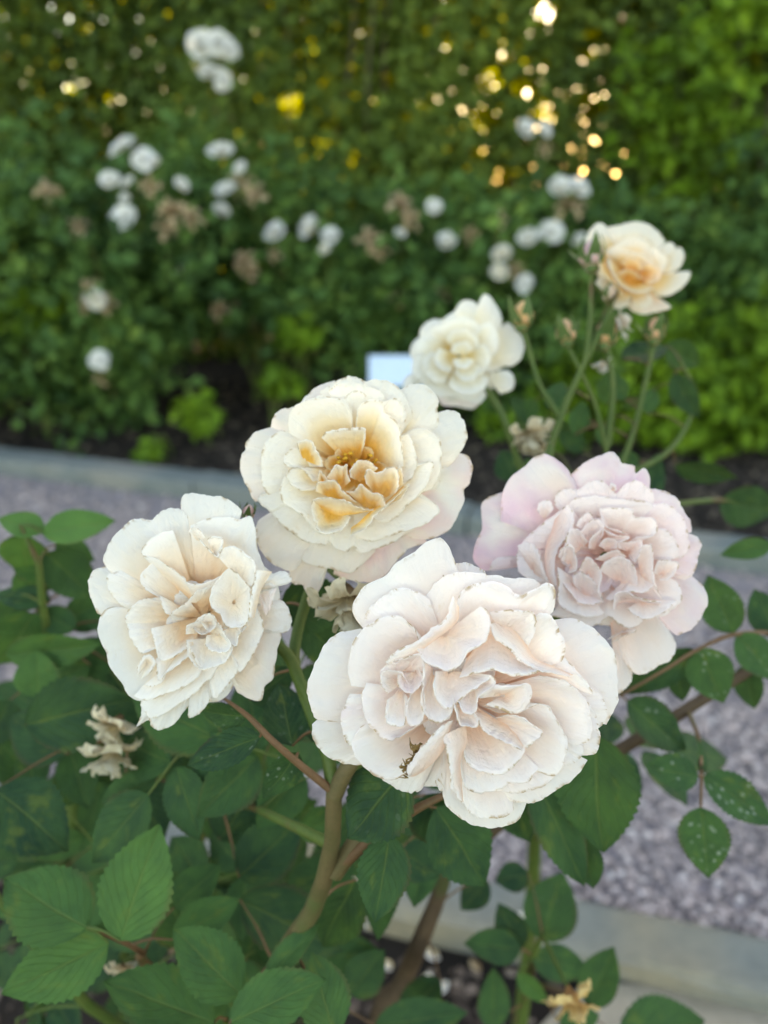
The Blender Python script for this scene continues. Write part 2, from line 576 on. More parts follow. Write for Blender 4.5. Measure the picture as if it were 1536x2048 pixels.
def scatter(name, pts, sizes, flat, mat, seed, zoff=.0):
    """many jittered little blocks in one mesh"""
    r = np.random.default_rng(seed)
    n = len(pts)
    cube = np.array([(-1, -1, -1), (1, -1, -1), (1, 1, -1), (-1, 1, -1), (-1, -1, 1), (1, -1, 1), (1, 1, 1), (-1, 1, 1)], float) * .5
    fc = np.array([(0, 3, 2, 1), (4, 5, 6, 7), (0, 1, 5, 4), (1, 2, 6, 5), (2, 3, 7, 6), (3, 0, 4, 7)])
    B_ = cube[None] * r.uniform(.55, 1.15, (n, 8, 3))
    B_[:, :4, :2] *= .8
    B_[:, 4:, :2] *= r.uniform(.4, .8, (n, 1, 1))
    B_ = B_ * np.stack([sizes * r.uniform(.8, 1.6, n), sizes, sizes * flat], 1)[:, None, :]
    a = r.uniform(0, 6.28, n); ti = r.normal(0, .35, n)
    ca, sa = np.cos(a)[:, None], np.sin(a)[:, None]
    ct, st = np.cos(ti)[:, None], np.sin(ti)[:, None]
    x, y, z = B_[..., 0], B_[..., 1], B_[..., 2]
    y, z = y * ct - z * st, y * st + z * ct
    x, y = x * ca - y * sa, x * sa + y * ca
    Vv = np.stack([x, y, z], -1) + pts[:, None, :]
    Vv[..., 2] += zoff
    Ff = (fc[None] + (np.arange(n) * 8)[:, None, None]).reshape(-1, 4)
    tone = np.repeat(np.clip(r.beta(1.4, 1.5, n), 0, 1), 6)
    o = mesh_obj(name, Vv.reshape(-1, 3), Ff, mat, attr={'tone': tone}, smooth=False)
    return tag(o, kind='stuff')


# gravel on the path, denser and finer-known close by
n = 42000
s_ = rng.beta(1.0, 1.6, n)
near_pt = na + nd * rng.uniform(-2.2, 2.2, n)[:, None]
t_ = rng.uniform(-2.3, 2.9, n)
p0 = na[None] + nd[None] * t_[:, None] * (.8)
p1 = fa[None] + fd[None] * ((t_ + 2.3) / 5.2 * 6.6 - 1.8)[:, None]
q = p0 * (1 - s_[:, None]) + p1 * s_[:, None]
g = scatter('gravel', np.column_stack([q, np.full(n, .006)]), rng.uniform(.007, .018, n), .6, M['stone'], 3, .002)
tag(g, 'loose pinkish grey gravel covering the garden path', 'gravel')
# bark mulch in the far bed and the near bed
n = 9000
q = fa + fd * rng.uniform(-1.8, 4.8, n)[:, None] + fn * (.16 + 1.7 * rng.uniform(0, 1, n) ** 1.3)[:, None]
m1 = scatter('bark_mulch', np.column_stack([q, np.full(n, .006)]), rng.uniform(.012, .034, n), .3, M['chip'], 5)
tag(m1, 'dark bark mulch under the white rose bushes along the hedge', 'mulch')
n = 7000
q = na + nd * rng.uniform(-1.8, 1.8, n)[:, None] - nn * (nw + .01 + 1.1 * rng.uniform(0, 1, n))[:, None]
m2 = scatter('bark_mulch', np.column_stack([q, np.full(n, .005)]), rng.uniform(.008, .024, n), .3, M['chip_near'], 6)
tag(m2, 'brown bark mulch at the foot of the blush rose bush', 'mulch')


# ------------------------------------------------------------------ leaf clouds for far greenery
def leafcloud(pts, size, aspect=.6, facing=None, spread=1.0, seed=0, tones=None, fold=.18):
    r = np.random.default_rng(seed)
    n = len(pts)
    nrm = r.normal(0, spread, (n, 3))
    if facing is not None:
        nrm = nrm + np.asarray(facing)
    nrm /= np.linalg.norm(nrm, axis=1)[:, None] + 1e-9
    a = r.normal(0, 1, (n, 3))
    a -= (a * nrm).sum(1)[:, None] * nrm
    a /= np.linalg.norm(a, axis=1)[:, None] + 1e-9
    b = np.cross(nrm, a)
    L = size * r.uniform(.7, 1.3, n)
    W = L * aspect * r.uniform(.8, 1.2, n)
    L, W = L[:, None], W[:, None]
    v0 = pts - a * L * .5
    v1 = pts - a * L * .05 + b * W * .5 + nrm * W * fold
    v2 = pts + a * L * .5 - nrm * L * .08
    v3 = pts - a * L * .05 - b * W * .5 + nrm * W * fold
    V = np.stack([v0, v1, v2, v3], 1).reshape(-1, 3)
    i = np.arange(n) * 4
    F = np.stack([np.stack([i, i + 1, i + 2], 1), np.stack([i, i + 2, i + 3], 1)], 1).reshape(-1, 3)
    if tones is None:
        tones = r.beta(1.8, 2.4, n)
    return V, F, np.repeat(tones, 2)


def foliage(name, V, F, tone, mat, parent, org):
    o = mesh_obj(name, V, F, mat, parent, org, attr={'tone': tone}, smooth=False)
    return tag(o, kind='stuff')


# ---- hedge behind the far bed
HY = 5.05
hedge = empty('hedge', (0, HY + .3, 0), 'tall dark green hedge with brown upright stems behind the white rose bushes', 'hedge')
n = 290000
hx = rng.uniform(-9.4, 7.0, n)
hz = 4.1 * rng.uniform(0, 1, n) ** .93
hy = HY + .75 * rng.beta(1.2, 1.6, n) + .18 * np.sin(hx * 2.3 + hz * 1.3) + .12 * np.sin(hx * 5.1 - hz * 2.2) + .1 * np.sin(hz * 4.0 + hx)
pts = np.stack([hx, hy, hz], 1)
gaps = [(580, 205, 26), (780, 160, 18), (815, 235, 16), (980, 155, 24), (960, 235, 26), (1040, 175, 26), (1075, 190, 14), (1010, 110, 20),
        (1090, 225, 26), (1190, 210, 26), (1180, 240, 16), (960, 305, 16), (1005, 355, 26), (1035, 390, 24), (1015, 415, 16), (1090, 20, 26), (1185, 70, 20), (1170, 110, 18), (1200, 95, 14),
        (1245, 35, 14), (1250, 215, 12), (1420, 112, 12), (1450, 112, 12), (1500, 100, 14), (1515, 120, 13), (1365, 20, 12), (1395, 70, 10), (720, 70, 10),
        (245, 232, 9), (275, 147, 9), (1290, 130, 12), (1305, 50, 10), (1230, 385, 10), (1270, 140, 10), (900, 80, 12), (1390, 465, 12)]
px_, py_, _ = to_px(pts)
keep = np.ones(n, bool)
for (cx, cy, rr) in gaps:
    dd = np.hypot(px_ - cx, (py_ - cy)) / rr
    keep &= ~((dd < 1) & (rng.uniform(0, 1, n) < .97))
# clumpy density: thinner between shoots
cl = np.sin(hx * 3.1 + 1.3 * np.sin(hz * 2.2)) + np.sin(hx * 7.3 + hz * .8) * .6
thin = np.clip(1.25 - np.hypot((px_ - 1060) / 260, (py_ - 210) / 260), 0, 1)
keep &= rng.uniform(0, 1, n) < np.clip(.95 + .2 * cl, .62, 1) * (1 - .37 * thin)
pts = pts[keep]
tn = np.clip(rng.beta(1.6, 2.2, len(pts)) + .18 * np.sin(pts[:, 0] * 1.7 + 2 * np.sin(pts[:, 2] * 1.4)) , 0, 1)
V, F, t = leafcloud(pts, .072, .7, (0, -.5, .35), .8, 21, tn)
foliage('foliage', V, F, t, M['hedge'], hedge, (0, HY + .3, 0))
for k in range(62):
    x0 = -9.0 + k * .24 + random.uniform(-.12, .12)
    y0 = HY + random.uniform(.18, .55)
    pp = [(x0, y0, -.05), (x0 + random.uniform(-.08, .08), y0 + .05, .9), (x0 + random.uniform(-.15, .15), y0, 1.9), (x0 + random.uniform(-.25, .25), y0 + .1, 3.2)]
    Vt, Ft, _ = tube_geo(pp, [q_ * random.uniform(.3, .65) for q_ in (.032, .027, .02, .008)], 7)
    mesh_obj('stem', Vt, Ft, M['trunk'], hedge, (x0, y0, 0))

# ---- sunlit trees beyond the hedge; the third is added to block sun
for k, (tx, ty, th, cr) in enumerate([(-5.2, 9.4, 4.6, 2.0), (-1.0, 15.5, 4.4, 2.2), (4.8, 9.9, 7.2, 2.0)]):
    tr = empty('tree', (tx, ty, 0), ['broad tree beyond the hedge on the side of the low spreading rose bush', 'distant tree standing well behind the middle of the hedge',
                                     'large tree beyond the hedge on the side of the climber'][k], 'tree', None)
    Vt, Ft, _ = tube_geo([(tx, ty, -.1), (tx + .1, ty, 1.2), (tx - .05, ty + .1, 2.4), (tx, ty, th * .8)], [.16, .12, .09, .03], 9)
    g_ = [(Vt, Ft)]
    for j in range(7):
        a = j * 2.4
        h0 = 1.1 + j * .35
        g_.append(tube_geo([(tx, ty, h0), (tx + .5 * cr * math.cos(a), ty + .5 * cr * math.sin(a), h0 + .5), (tx + cr * .85 * math.cos(a), ty + cr * .85 * math.sin(a), h0 + .8)], [.05, .03, .01], 6)[:2])
    Vt, Ft = join_geo(g_)
    mesh_obj('trunk', Vt, Ft, M['trunk'], tr, (tx, ty, 0))
    nl = 42000 if k == 2 else 15000  # added third tree gets a denser crown to keep sun off the roses
    cen = np.array([(tx + rng.normal(0, cr * .45), ty + rng.normal(0, cr * .4), rng.uniform(.9, th)) for _ in range(46 + 50 * (k == 2))])
    idx = rng.integers(0, len(cen), nl)
    q = cen[idx] + rng.normal(0, .33, (nl, 3))
    V, F, t = leafcloud(q, .12, .65, (0, 0, .4), .8, 40 + k)
    foliage('crown', V, F, t, M['tree'], tr, (tx, ty, 0))


# ---- thin sunlit shrubs just behind the hedge: their backlit leaves glow through its gaps
for k, (x0, x1, z1, nl) in enumerate([(-2.6, .15, 2.7, 6400), (.15, 2.1, 2.9, 7400), (2.1, 4.6, 2.8, 6000)]):
    sx = (x0 + x1) / 2
    sh = empty('shrub', (sx, 6.7, 0), ['yellow green shrub glowing faintly through the hedge above the white blooms', 'bright lemon green shrub glinting through the thin part of the hedge',
                                       'yellow green shrub behind the climber covered part of the hedge'][k], 'shrub')
    g_ = [tube_geo([(sx + random.uniform(-.1, .1), 6.7, -.05), (sx + (q - 4) * .1, 6.7 + random.uniform(-.1, .1), .8), (sx + (q - 4) * (x1 - x0) * .11, 6.7 + random.uniform(-.15, .15), z1 * .9)], [.02, .014, .004], 6)[:2] for q in range(9)]
    for Vt, Ft in g_:
        mesh_obj('stem', Vt, Ft, M['trunk'], sh, (sx, 6.7, 0))
    q = np.stack([rng.uniform(x0 - .1, x1 + .1, nl), 6.7 + rng.normal(0, .16, nl), rng.uniform(.3, z1, nl)], 1)
    V, F, t = leafcloud(q, .10, .65, (.3, .8, .2), .6, 60 + k)
    foliage('foliage', V, F, t, M['tree'], sh, (sx, 6.7, 0))

# ---- far rose bushes
def bush(name, label, cat, blobs, mat, leaf, dens, seed, group=None, sub=(0, -.4, .7), stems=True, tonefn=None):
    c0 = np.mean([at_Y(b[0], b[1], b[4]) for b in blobs], axis=0)
    base = np.array([c0[0], np.mean([b[4] for b in blobs]) + .1, 0.0])
    root = empty(name, base, label, cat, group)
    r = np.random.default_rng(seed)
    allp, allt = [], []
    for (bx, by, rx, ry, Y) in blobs:
        c = at_Y(bx, by, Y)
        dist = np.linalg.norm(c - CAM)
        rx, ry = rx / FPX * dist, ry / FPX * dist
        ry_ = min(rx, ry) * 1.1
        n = int(dens * (rx * ry) * 12)
        d = r.normal(0, 1, (n, 3)); d /= np.linalg.norm(d, axis=1)[:, None]
        rad = r.uniform(.45, 1.06, n) ** .7
        lump = 1 + .2 * np.sin(d[:, 0] * 5 + seed) + .18 * np.sin(d[:, 2] * 6 + d[:, 0] * 3 + seed)
        if n > 400:                              # leaves gather on shoots, with hollows between
            per = 16
            m_ = n // per + 1
            d, rad, lump = d[:m_], rad[:m_], lump[:m_]
            p = np.repeat(c + d * (rad * lump)[:, None] * np.array([rx, ry_, ry]), per, axis=0)
            p = p + r.normal(0, leaf * .85, p.shape)
        else:
            p = c + d * (rad * lump)[:, None] * np.array([rx, ry_, ry])
        ok = p[:, 2] > .03
        p = p[ok]
        allp.append(p)
        allt.append(np.clip(r.beta(1.7, 2.5, len(p)) + .15 * np.sin(p[:, 0] * 6 + p[:, 2] * 5), 0, 1))
        if stems:
            for k in range(4):
                e = c + np.array([r.uniform(-.6, .6) * rx, r.uniform(-.3, .3) * ry_, r.uniform(.1, .8) * ry])
                b0 = base + np.array([r.uniform(-.12, .12), r.uniform(-.1, .1), -.03])
                mid = (b0 + e) / 2 + np.array([0, 0, .08]) + (e - b0) * np.array([.15, 0, 0])
                Vt, Ft, _ = tube_geo([b0, mid, e], [.009, .007, .003], 6)
                mesh_obj('stem', Vt, Ft, M['green_stem'], root, base)
    p = np.vstack(allp)
    V, F, t = leafcloud(p, leaf, .62, sub, .75, seed + 5, np.concatenate(allt))
    foliage('foliage', V, F, t, mat, root, base)
    return root


bushes = []
GB = 'white rose bushes in front of the hedge'
bushes.append(bush('rose_bush', 'spreading bush of white roses reaching lowest over the mulch at the far kerb', 'rose bush',
    [(30, 500, 250, 190, 3.75), (250, 470, 200, 170, 3.75), (120, 640, 230, 160, 3.6), (190, 735, 140, 100, 3.5), (-160, 560, 200, 250, 3.7)], M['bush'], .072, 620, 100))
bushes.append(bush('rose_bush', 'bush of white roses with one tall shoot of blooms against the hedge', 'rose bush',
    [(480, 430, 190, 120, 4.1), (470, 545, 200, 110, 3.95), (640, 560, 170, 120, 3.95)], M['bush'], .072, 620, 110))
bushes.append(bush('rose_bush', 'dark bush with tan withered blooms behind the pale plant label', 'rose bush',
    [(790, 540, 190, 140, 4.0), (770, 675, 130, 100, 3.85), (880, 620, 160, 150, 3.9)], M['bush'], .072, 620, 120))
bushes.append(bush('rose_bush', 'bush of white blooms behind the long stemmed rose buds', 'rose bush',
    [(1060, 520, 190, 140, 3.95), (1040, 700, 190, 150, 3.8), (1130, 430, 90, 70, 4.05)], M['bush'], .072, 620, 130))
bushes.append(bush('rose_bush', 'flowerless dark bush behind the peach rose', 'rose bush',
    [(1330, 570, 190, 130, 4.1), (1510, 560, 190, 190, 4.2), (1640, 640, 200, 260, 4.0)], M['bush'], .072, 620, 140))
bush('leafy_plant', 'lime green broad leaved plant on the mulch behind the lilac pink rose', 'plant',
     [(1300, 850, 180, 140, 3.45), (1460, 870, 150, 150, 3.5), (1440, 730, 150, 90, 3.6), (1160, 890, 120, 110, 3.45), (1050, 880, 100, 80, 3.45), (1230, 720, 100, 70, 3.6), (1600, 830, 150, 160, 3.5)], M['lime'], .085, 620, 150)
bush('leafy_plant', 'lowest dark green leaves spreading beside the far kerb under the lime plant', 'plant',
     [(1480, 990, 110, 55, 3.15), (1330, 980, 120, 60, 3.2)], M['bush'], .085, 500, 155)
for (x, y, rr, Y, lab) in [(400, 830, 46, 3.3, 'single lime green seedling on open dark mulch near the far kerb'),
                           (560, 765, 38, 3.5, 'small green seedling in the dark hollow beneath the rose bushes'),
                           (45, 622, 70, 3.35, 'bright lime green leafy shoot among the white rose bush leaves'),
                           (600, 670, 46, 3.6, 'pale green shoot at the foot of the tall shooted rose bush'),
                           (300, 900, 28, 3.05, 'tiny green weed growing against the far kerb')]:
    bush('seedling', lab, 'plant', [(x, y, rr, rr * .8, Y)], M['lime'], .075, 700, 160 + x)
bush('climber', 'fresh green broad leaves scrambling up the hedge behind the peach rose', 'climber',
     [(1380, 160, 110, 90, 4.75), (1400, 260, 120, 70, 4.75), (1350, 360, 60, 80, 4.8), (1480, 60, 90, 60, 4.8)], M['lime'], .10, 190, 170)

# ---- plant label on its stake
sp_ = at_Y(795, 742, 3.05)
g0 = np.array([sp_[0], sp_[1], 0])
pl = empty('plant_label', g0, 'pale blue plant label on a short stake behind the cream rose', 'plant label')
hw, hh = .115, .062
tl = R(25)
cz = sp_[2]
c_, s2 = math.cos(tl), math.sin(tl)
def plate(a, b, th):
    return np.array([(sp_[0] + x * hw, sp_[1] + y * th * c_ + z * hh * s2, cz + z * hh * c_ - y * th * s2) for z in (-1, 1) for y in (-1, 1) for x in (-1, 1)])
V = plate(0, 0, .003)
F = [[0, 1, 3, 2], [4, 6, 7, 5], [0, 4, 5, 1], [2, 3, 7, 6], [0, 2, 6, 4], [1, 5, 7, 3]]
mesh_obj('plate', V, F, M['sign'], pl, g0, smooth=False)
Vt, Ft, _ = tube_geo([(sp_[0], sp_[1] + .012, -.1), (sp_[0], sp_[1] + .012, cz)], .006, 8)
mesh_obj('stake', Vt, Ft, M['metal'], pl, g0)

#==FLOWERS==
# ------------------------------------------------------------------ roses
def spoon_petal(phi, length, width, open0, open1, lift, seed, nu=9, nv=8, ruffle=.04):
    """one petal of a generic rose, flower axis = +Z, unit radius"""
    r = np.random.default_rng(seed)
    u = np.linspace(-1, 1, nu)
    v = np.linspace(0, 1, nv)
    ang = open0 + (open1 - open0) * v ** 1.3            # elevation of the petal along its length
    dr = np.cos(ang); dz = np.sin(ang)
    rr = np.r_[0, np.cumsum((dr[1:] + dr[:-1]) / 2)] / (nv - 1) * length
    zz = np.r_[0, np.cumsum((dz[1:] + dz[:-1]) / 2)] / (nv - 1) * length
    wv = width * (np.sin(np.clip(v * .86 + .10, 0, 1) * math.pi * .62) ** .8)
    end = np.clip((v - .8) / .2, 0, 1)
    U, Vv = np.meshgrid(u, v)
    x = rr[:, None] + 0 * U - (np.abs(U) ** 2.2) * end[:, None] * length * .14
    y = U * wv[:, None]
    z = zz[:, None] + (np.abs(U) ** 2) * .16 * wv[:, None] + ruffle * vnoise(U * 3 + seed, seed) * Vv ** 2
    x = x - (np.abs(U) ** 2) * wv[:, None] * .30 * np.sin(ang)[:, None]
    c, s = math.cos(phi), math.sin(phi)
    Q = np.stack([x * c - y * s, x * s + y * c, z + lift], -1).reshape(-1, 3)
    UV = np.stack([(U + 1) / 2, Vv], -1).reshape(-1, 2)
    return Q, grid_faces(nu, nv), UV


def generic_rose(seed, layers):
    r = np.random.default_rng(seed)
    Vs, Fs, Us, o = [], [], [], 0
    for (n, ln, wd, o0, o1, lift) in layers:
        p0 = r.uniform(0, 6.28)
        for k in range(n):
            Q, F, UV = spoon_petal(p0 + k * 2 * math.pi / n + r.normal(0, .14), ln * r.uniform(.9, 1.1), wd * r.uniform(.88, 1.12),
                                   R(o0 + r.normal(0, 6)), R(o1 + r.normal(0, 10)), lift, int(r.integers(1e6)))
            Vs.append(Q); Fs.append(F + o); Us.append(UV); o += len(Q)
    return np.vstack(Vs), np.vstack(Fs), np.vstack(Us)


OPEN = [(6, 1.0, .50, 35, -10, 0), (6, .95, .46, 50, 10, .03), (6, .84, .40, 60, 28, .06), (6, .7, .33, 70, 45, .08), (5, .55, .25, 80, 62, .1), (4, .42, .18, 85, 80, .12)]
CUP = [(5, 1.0, .52, 40, 20, 0), (5, .95, .46, 60, 50, .03), (5, .85, .40, 75, 70, .06), (5, .7, .3, 85, 85, .08)]
SPENT = [(4, 1.0, .17, 20, -80, 0), (4, .9, .14, 50, -40, .02), (3, .8, .12, 70, 30, .04), (3, .5, .1, 85, 60, .05)]


def axis_matrix(direction, scale, roll=0.0):
    q = Vector(direction).normalized().to_track_quat('Z', 'Y')
    return (q.to_matrix() @ Matrix.Rotation(roll, 3, 'Z')).to_4x4() @ Matrix.Scale(scale, 4)


def tmpl(name, seed, layers, mat):
    V, F, UV = generic_rose(seed, layers)
    return mesh_np(name, V, F, mat, uv=UV)


T_open = [tmpl('far_bloom', s, OPEN, M['rose_white']) for s in (1, 2, 3)] + [tmpl('far_cupped_bloom', s, CUP, M['rose_white']) for s in (11, 12)]
T_cream = [tmpl('far_cream_bloom', 9, OPEN, M['rose_cream'])]
T_spent = [tmpl('spent_bloom', s, SPENT, M['petal_tan']) for s in (5, 6)]


def put_far(root, me, name, x, y, rpx, Y, tint=0.0, face=None):
    c = at_Y(x, y, Y)
    d = np.linalg.norm(c - CAM)
    rad = rpx / FPX * d
    o = bpy.data.objects.new(name, me)
    o['tint'] = tint
    link(o, root, c)
    f = face or (random.uniform(-.25, .25), -.9, random.uniform(.2, .5)) if y < 200 else (random.uniform(-.5, .5), -random.uniform(.35, .9), random.uniform(.35, .9))
    m = axis_matrix(f, rad, random.uniform(0, 6))
    o.rotation_euler = m.to_euler()
    o.scale = (rad * random.uniform(.8, 1.2), rad * random.uniform(.8, 1.2), rad * random.uniform(.7, 1.3))
    # its own short stalk into the bush
    fv = np.array(Vector(f).normalized())
    b = c - fv * rad * .15
    e = c - fv * rad * 1.0 + np.array([0, .06, -.16])
    Vt, Ft, _ = tube_geo([b, (b + e) / 2 + np.array([0, .01, .02]), e], [.004, .003, .003], 5)
    mesh_obj('stalk', Vt, Ft, M['green_stem'], root, ORG[root.name])
    return o


b1, b2, b3, b4, b5 = bushes
far_white = [(b1, 248, 298, 30), (b1, 288, 322, 26), (b1, 312, 330, 16), (b1, 222, 362, 20), (b1, 258, 368, 18), (b1, 248, 440, 31), (b1, 200, 722, 24), (b1, 362, 372, 17), (b1, 252, 400, 14),
             (b2, 402, 92, 28), (b2, 436, 92, 30), (b2, 464, 106, 20), (b2, 418, 152, 22), (b2, 448, 162, 20), (b2, 440, 312, 26), (b2, 482, 338, 18), (b2, 452, 384, 22), (b2, 442, 426, 20),
             (b2, 553, 471, 25), (b2, 628, 462, 27), (b2, 662, 476, 25), (b2, 368, 544, 21),
             (b3, 895, 491, 28), (b3, 868, 415, 16), (b3, 800, 470, 14),
             (b4, 1046, 262, 21), (b4, 1086, 262, 17), (b4, 1120, 385, 27), (b4, 1152, 386, 27), (b4, 1058, 480, 23), (b4, 1102, 470, 25), (b4, 1050, 570, 23), (b4, 1165, 490, 20)]
for k, (rt, x, y, rp) in enumerate(far_white):
    Y = {b1: 3.22, b2: 3.6, b3: 3.6, b4: 3.55}[rt]
    if y < 200: Y = 3.75
    if y > 600: Y = 3.15
    o = put_far(rt, T_open[(k * 7) % 5], 'rose_flower', x, y, rp * .92, Y)
    # long shoots carry the highest blooms
    if y < 290 and rt in (b2, b4):
        c = ORG[o.name]
        e = at_Y(x + 40, 430, Y + .35)
        Vt, Ft, _ = tube_geo([c, (c + e) / 2 + np.array([.02, -.03, .05]), e], [.004, .005, .006], 6)
        mesh_obj('shoot', Vt, Ft, M['green_stem'], rt, ORG[rt.name])
for (rt, x, y, rp) in [(b4, 1004, 512, 22), (b4, 1000, 545, 18), (b2, 650, 500, 14), (b1, 190, 600, 20)]:
    put_far(rt, T_cream[0], 'cream_rose_flower', x, y, rp, 3.55 if rt is not b1 else 3.2)
far_spent = [(b2, 488, 372, 30), (b2, 512, 388, 22), (b1, 345, 425, 30), (b1, 385, 436, 26), (b1, 330, 460, 24), (b1, 300, 372, 20), (b1, 180, 590, 34), (b1, 215, 608, 22), (b1, 95, 385, 26), (b1, 160, 455, 22), (b1, 200, 752, 20),
             (b2, 490, 520, 26), (b2, 500, 545, 20), (b2, 550, 510, 18), (b2, 360, 575, 15), (b2, 440, 620, 20),
             (b3, 800, 410, 30), (b3, 820, 440, 26), (b3, 740, 478, 30), (b3, 760, 500, 22), (b3, 800, 600, 22), (b3, 880, 590, 24), (b3, 940, 470, 20),
             (b4, 1140, 415, 30), (b4, 935, 570, 22), (b4, 1030, 540, 22), (b4, 1090, 300, 18), (b4, 1000, 440, 20)]
for k, (rt, x, y, rp) in enumerate(far_spent):
    put_far(rt, T_spent[k % 2], 'withered_flower', x, y, rp * 1.1, {b1: 3.25, b2: 3.62, b3: 3.65, b4: 3.58}[rt])


# ---- traced roses of the front bush
def parse(s):
    return np.array([[float(q) for q in p.split(',')] for p in s.split()])


class Rose:
    def __init__(self, bush, label, ox, oy, sc_, depth, cx, cy, zb, mat, zmul=1.25, seed=0):
        self.ox, self.oy, self.s, self.d = ox, oy, sc_, depth
        self.cx, self.cy, self.zb, self.mat, self.zm, self.seed = cx, cy, zb, mat, zmul, seed
        self.k = 0
        self.vm = .42
        self.tuck = 26.0
        self.heart = .08
        self.tsc = 1.0
        self.t0 = 0.0
        base = self.w(np.array([[cx, cy, zb]]))[0]
        self.org = base
        # green cup and sepals behind the petals
        back = FWD
        th = np.linspace(0, 2 * math.pi, 10, endpoint=False)
        a, b = RIGHT, UP
        rad = [.0006, .0075, .0085, .006, .0022]
        dep = [-.002, .000, .006, .012, .016]
        V = np.array([base + back * dd + r_ * (math.cos(t) * a + math.sin(t) * b) for r_, dd in zip(rad, dep) for t in th])
        g_ = [(V, grid_faces(10, 5, True))]
        for k in range(5):
            t = k * 1.2566 + .3
            o_ = math.cos(t) * a + math.sin(t) * b
            sd_ = -math.sin(t) * a + math.cos(t) * b
            ln = .028
            q = [base + back * (.004 + .006 * (f ** 2)) + o_ * (.006 + ln * f) + sd_ * wd * .004 * (1 - f) ** .7 for f in (0, .3, .6, 1) for wd in (-1, 0, 1)]
            g_.append((np.array(q), grid_faces(3, 4)))
        V, F = join_geo(g_)
        self.root = mesh_obj('rose_flower', V, F, M['sepal'], bush, base)
        self.root['label'] = label

    def w(self, zp):
        x = self.ox + zp[:, 0] / self.s
        y = self.oy + zp[:, 1] / self.s
        d = self.d - zp[:, 2] / self.s * self.zm * self.d / FPX
        return CAM + d[:, None] * (FWD[None] + ((x - 768.0) / FPX)[:, None] * RIGHT - ((y - 1024.0) / FPX)[:, None] * UP)

    def petal(self, z, pts, b=None, t=0.0, c=6.5, cup=0.0, hump=None, ruf=11.0, nu=46, nv=15, name='petal', pw=None, mat=None, vm=None):
        self.k += 1
        sd_ = self.seed * 1000 + self.k
        r = np.random.default_rng(sd_)
        rim = catmull(parse(pts) if isinstance(pts, str) else np.asarray(pts), nu)
        uu = np.linspace(0, 1, nu)
        zr = np.interp(uu, np.linspace(0, 1, len(z)), z) if isinstance(z, (tuple, list)) else np.full(nu, float(z))
        zmean = zr.mean()
        if rim.shape[1] == 2:
            rim = np.column_stack([rim, zr])
        # ragged, crenate margin
        if b is not None and ' ' in b:
            B = parse(b)
            bs = catmull(B, nu)
            if bs.shape[1] == 2: bs = np.column_stack([bs, np.full(nu, zmean - 40)])
        else:
            if b is not None:
                bp = parse(b)[0]
                if len(bp) == 2: bp = np.r_[bp, max(self.zb, zmean - 110)]
                bp = np.r_[bp[:2], zmean - .55 * (zmean - bp[2])]
            else:
                bp = np.array([self.cx, self.cy, max(self.zb, zmean - 135)])
            m = rim.mean(0)
            bs = bp[None] + .10 * (rim - m) * np.array([1, 1, 0]) + .06 * (m - bp)[None] * np.array([1, 1, 0])
        out = rim - bs; out[:, 2] = 0
        L = np.linalg.norm(out, axis=1)[:, None] + 1e-6
        out = out / L
        tg = np.gradient(rim[:, :2], axis=0)
        nr = np.stack([tg[:, 1], -tg[:, 0]], 1)
        nr /= np.linalg.norm(nr, axis=1)[:, None] + 1e-6
        sgn = np.sign((nr * out[:, :2]).sum(1))[:, None]
        o2 = np.column_stack([nr * sgn, np.zeros(nu)]) * .65 + out * .35
        ss = float(np.clip(np.linalg.norm(np.diff(rim[:, :2], axis=0), axis=1).sum() / 380, .22, 1))
        c, ruf = c * ss, ruf * ss
        jag = ss * (vnoise(uu * 20, sd_) * 5.0 + vnoise(uu * 47, sd_ + 3) * 3.2)
        notch = -9.0 * np.clip(vnoise(uu * 9, sd_ + 7) - .62, 0, 1) * 3
        ends = np.clip(np.minimum(uu, 1 - uu) * 8, 0, 1)
        rim = rim + o2 * ((jag + notch) * ends)[:, None]
        cr = c * (0.55 + .6 * (vnoise(uu * 6, sd_ + 11) + .5).clip(0, 1.4)) * (.35 + .65 * ends)
        inner = rim - o2 * (cr * .9)[:, None]
        inner[:, 2] += cr * .25
        v = np.linspace(0, 1, nv)
        if pw is None:
            pw = float(np.interp(zmean, [-260, -120, 0, 70], [.55, .75, 1.25, 1.7]))
        if hump is None:
            hump = float(np.interp(zmean, [-260, -100, 0, 70], [30, 18, -6, -16]))
        pxy = .9
        rows = []
        rufw = vnoise(uu * 7 + sd_ * .37, sd_ + 17)
        low = vnoise(uu * 3.2, sd_ + 23)
        for i, vi in enumerate(v):
            q = bs + (inner - bs) * vi ** pxy
            zz = bs[:, 2] + (inner[:, 2] - bs[:, 2]) * vi ** pw
            zz = zz + hump * math.sin(math.pi * vi) + cup * (2 * uu - 1) ** 2 * vi - self.tuck * ss * np.abs(2 * uu - 1) ** 3.5 * vi ** .5 * (b is None or ' ' not in b)
            zz = zz + ruf * rufw * vi ** 3 * ends + 8 * ss * low * vi * (1 - .3 * vi) + 3.0 * vnoise(uu * 5 + vi * 6.0, sd_ + 29) * math.sin(math.pi * min(1, vi * 1.05))
            rows.append(np.column_stack([q[:, :2], zz]))
        last = rows[-1].copy()
        curl = R(105) + R(70) * low
        for j in range(1, 6):
            f = j / 5
            th = curl * f
            q = last + o2 * (cr * np.sin(th))[:, None]
            q[:, 2] = last[:, 2] - cr * (1 - np.cos(th))
            rows.append(q)
        NV = len(rows)
        zp = np.vstack(rows)
        vm = vm if vm is not None else ((self.vm if ' ' not in b else max(self.vm, .42)) if b is not None else 0.0)
        vv = np.r_[vm + v * (.97 - vm), .97 + .03 * np.arange(1, 6) / 5]
        UV = np.stack([np.tile(uu, NV), np.repeat(vv, nu)], 1)
        W = self.w(zp)
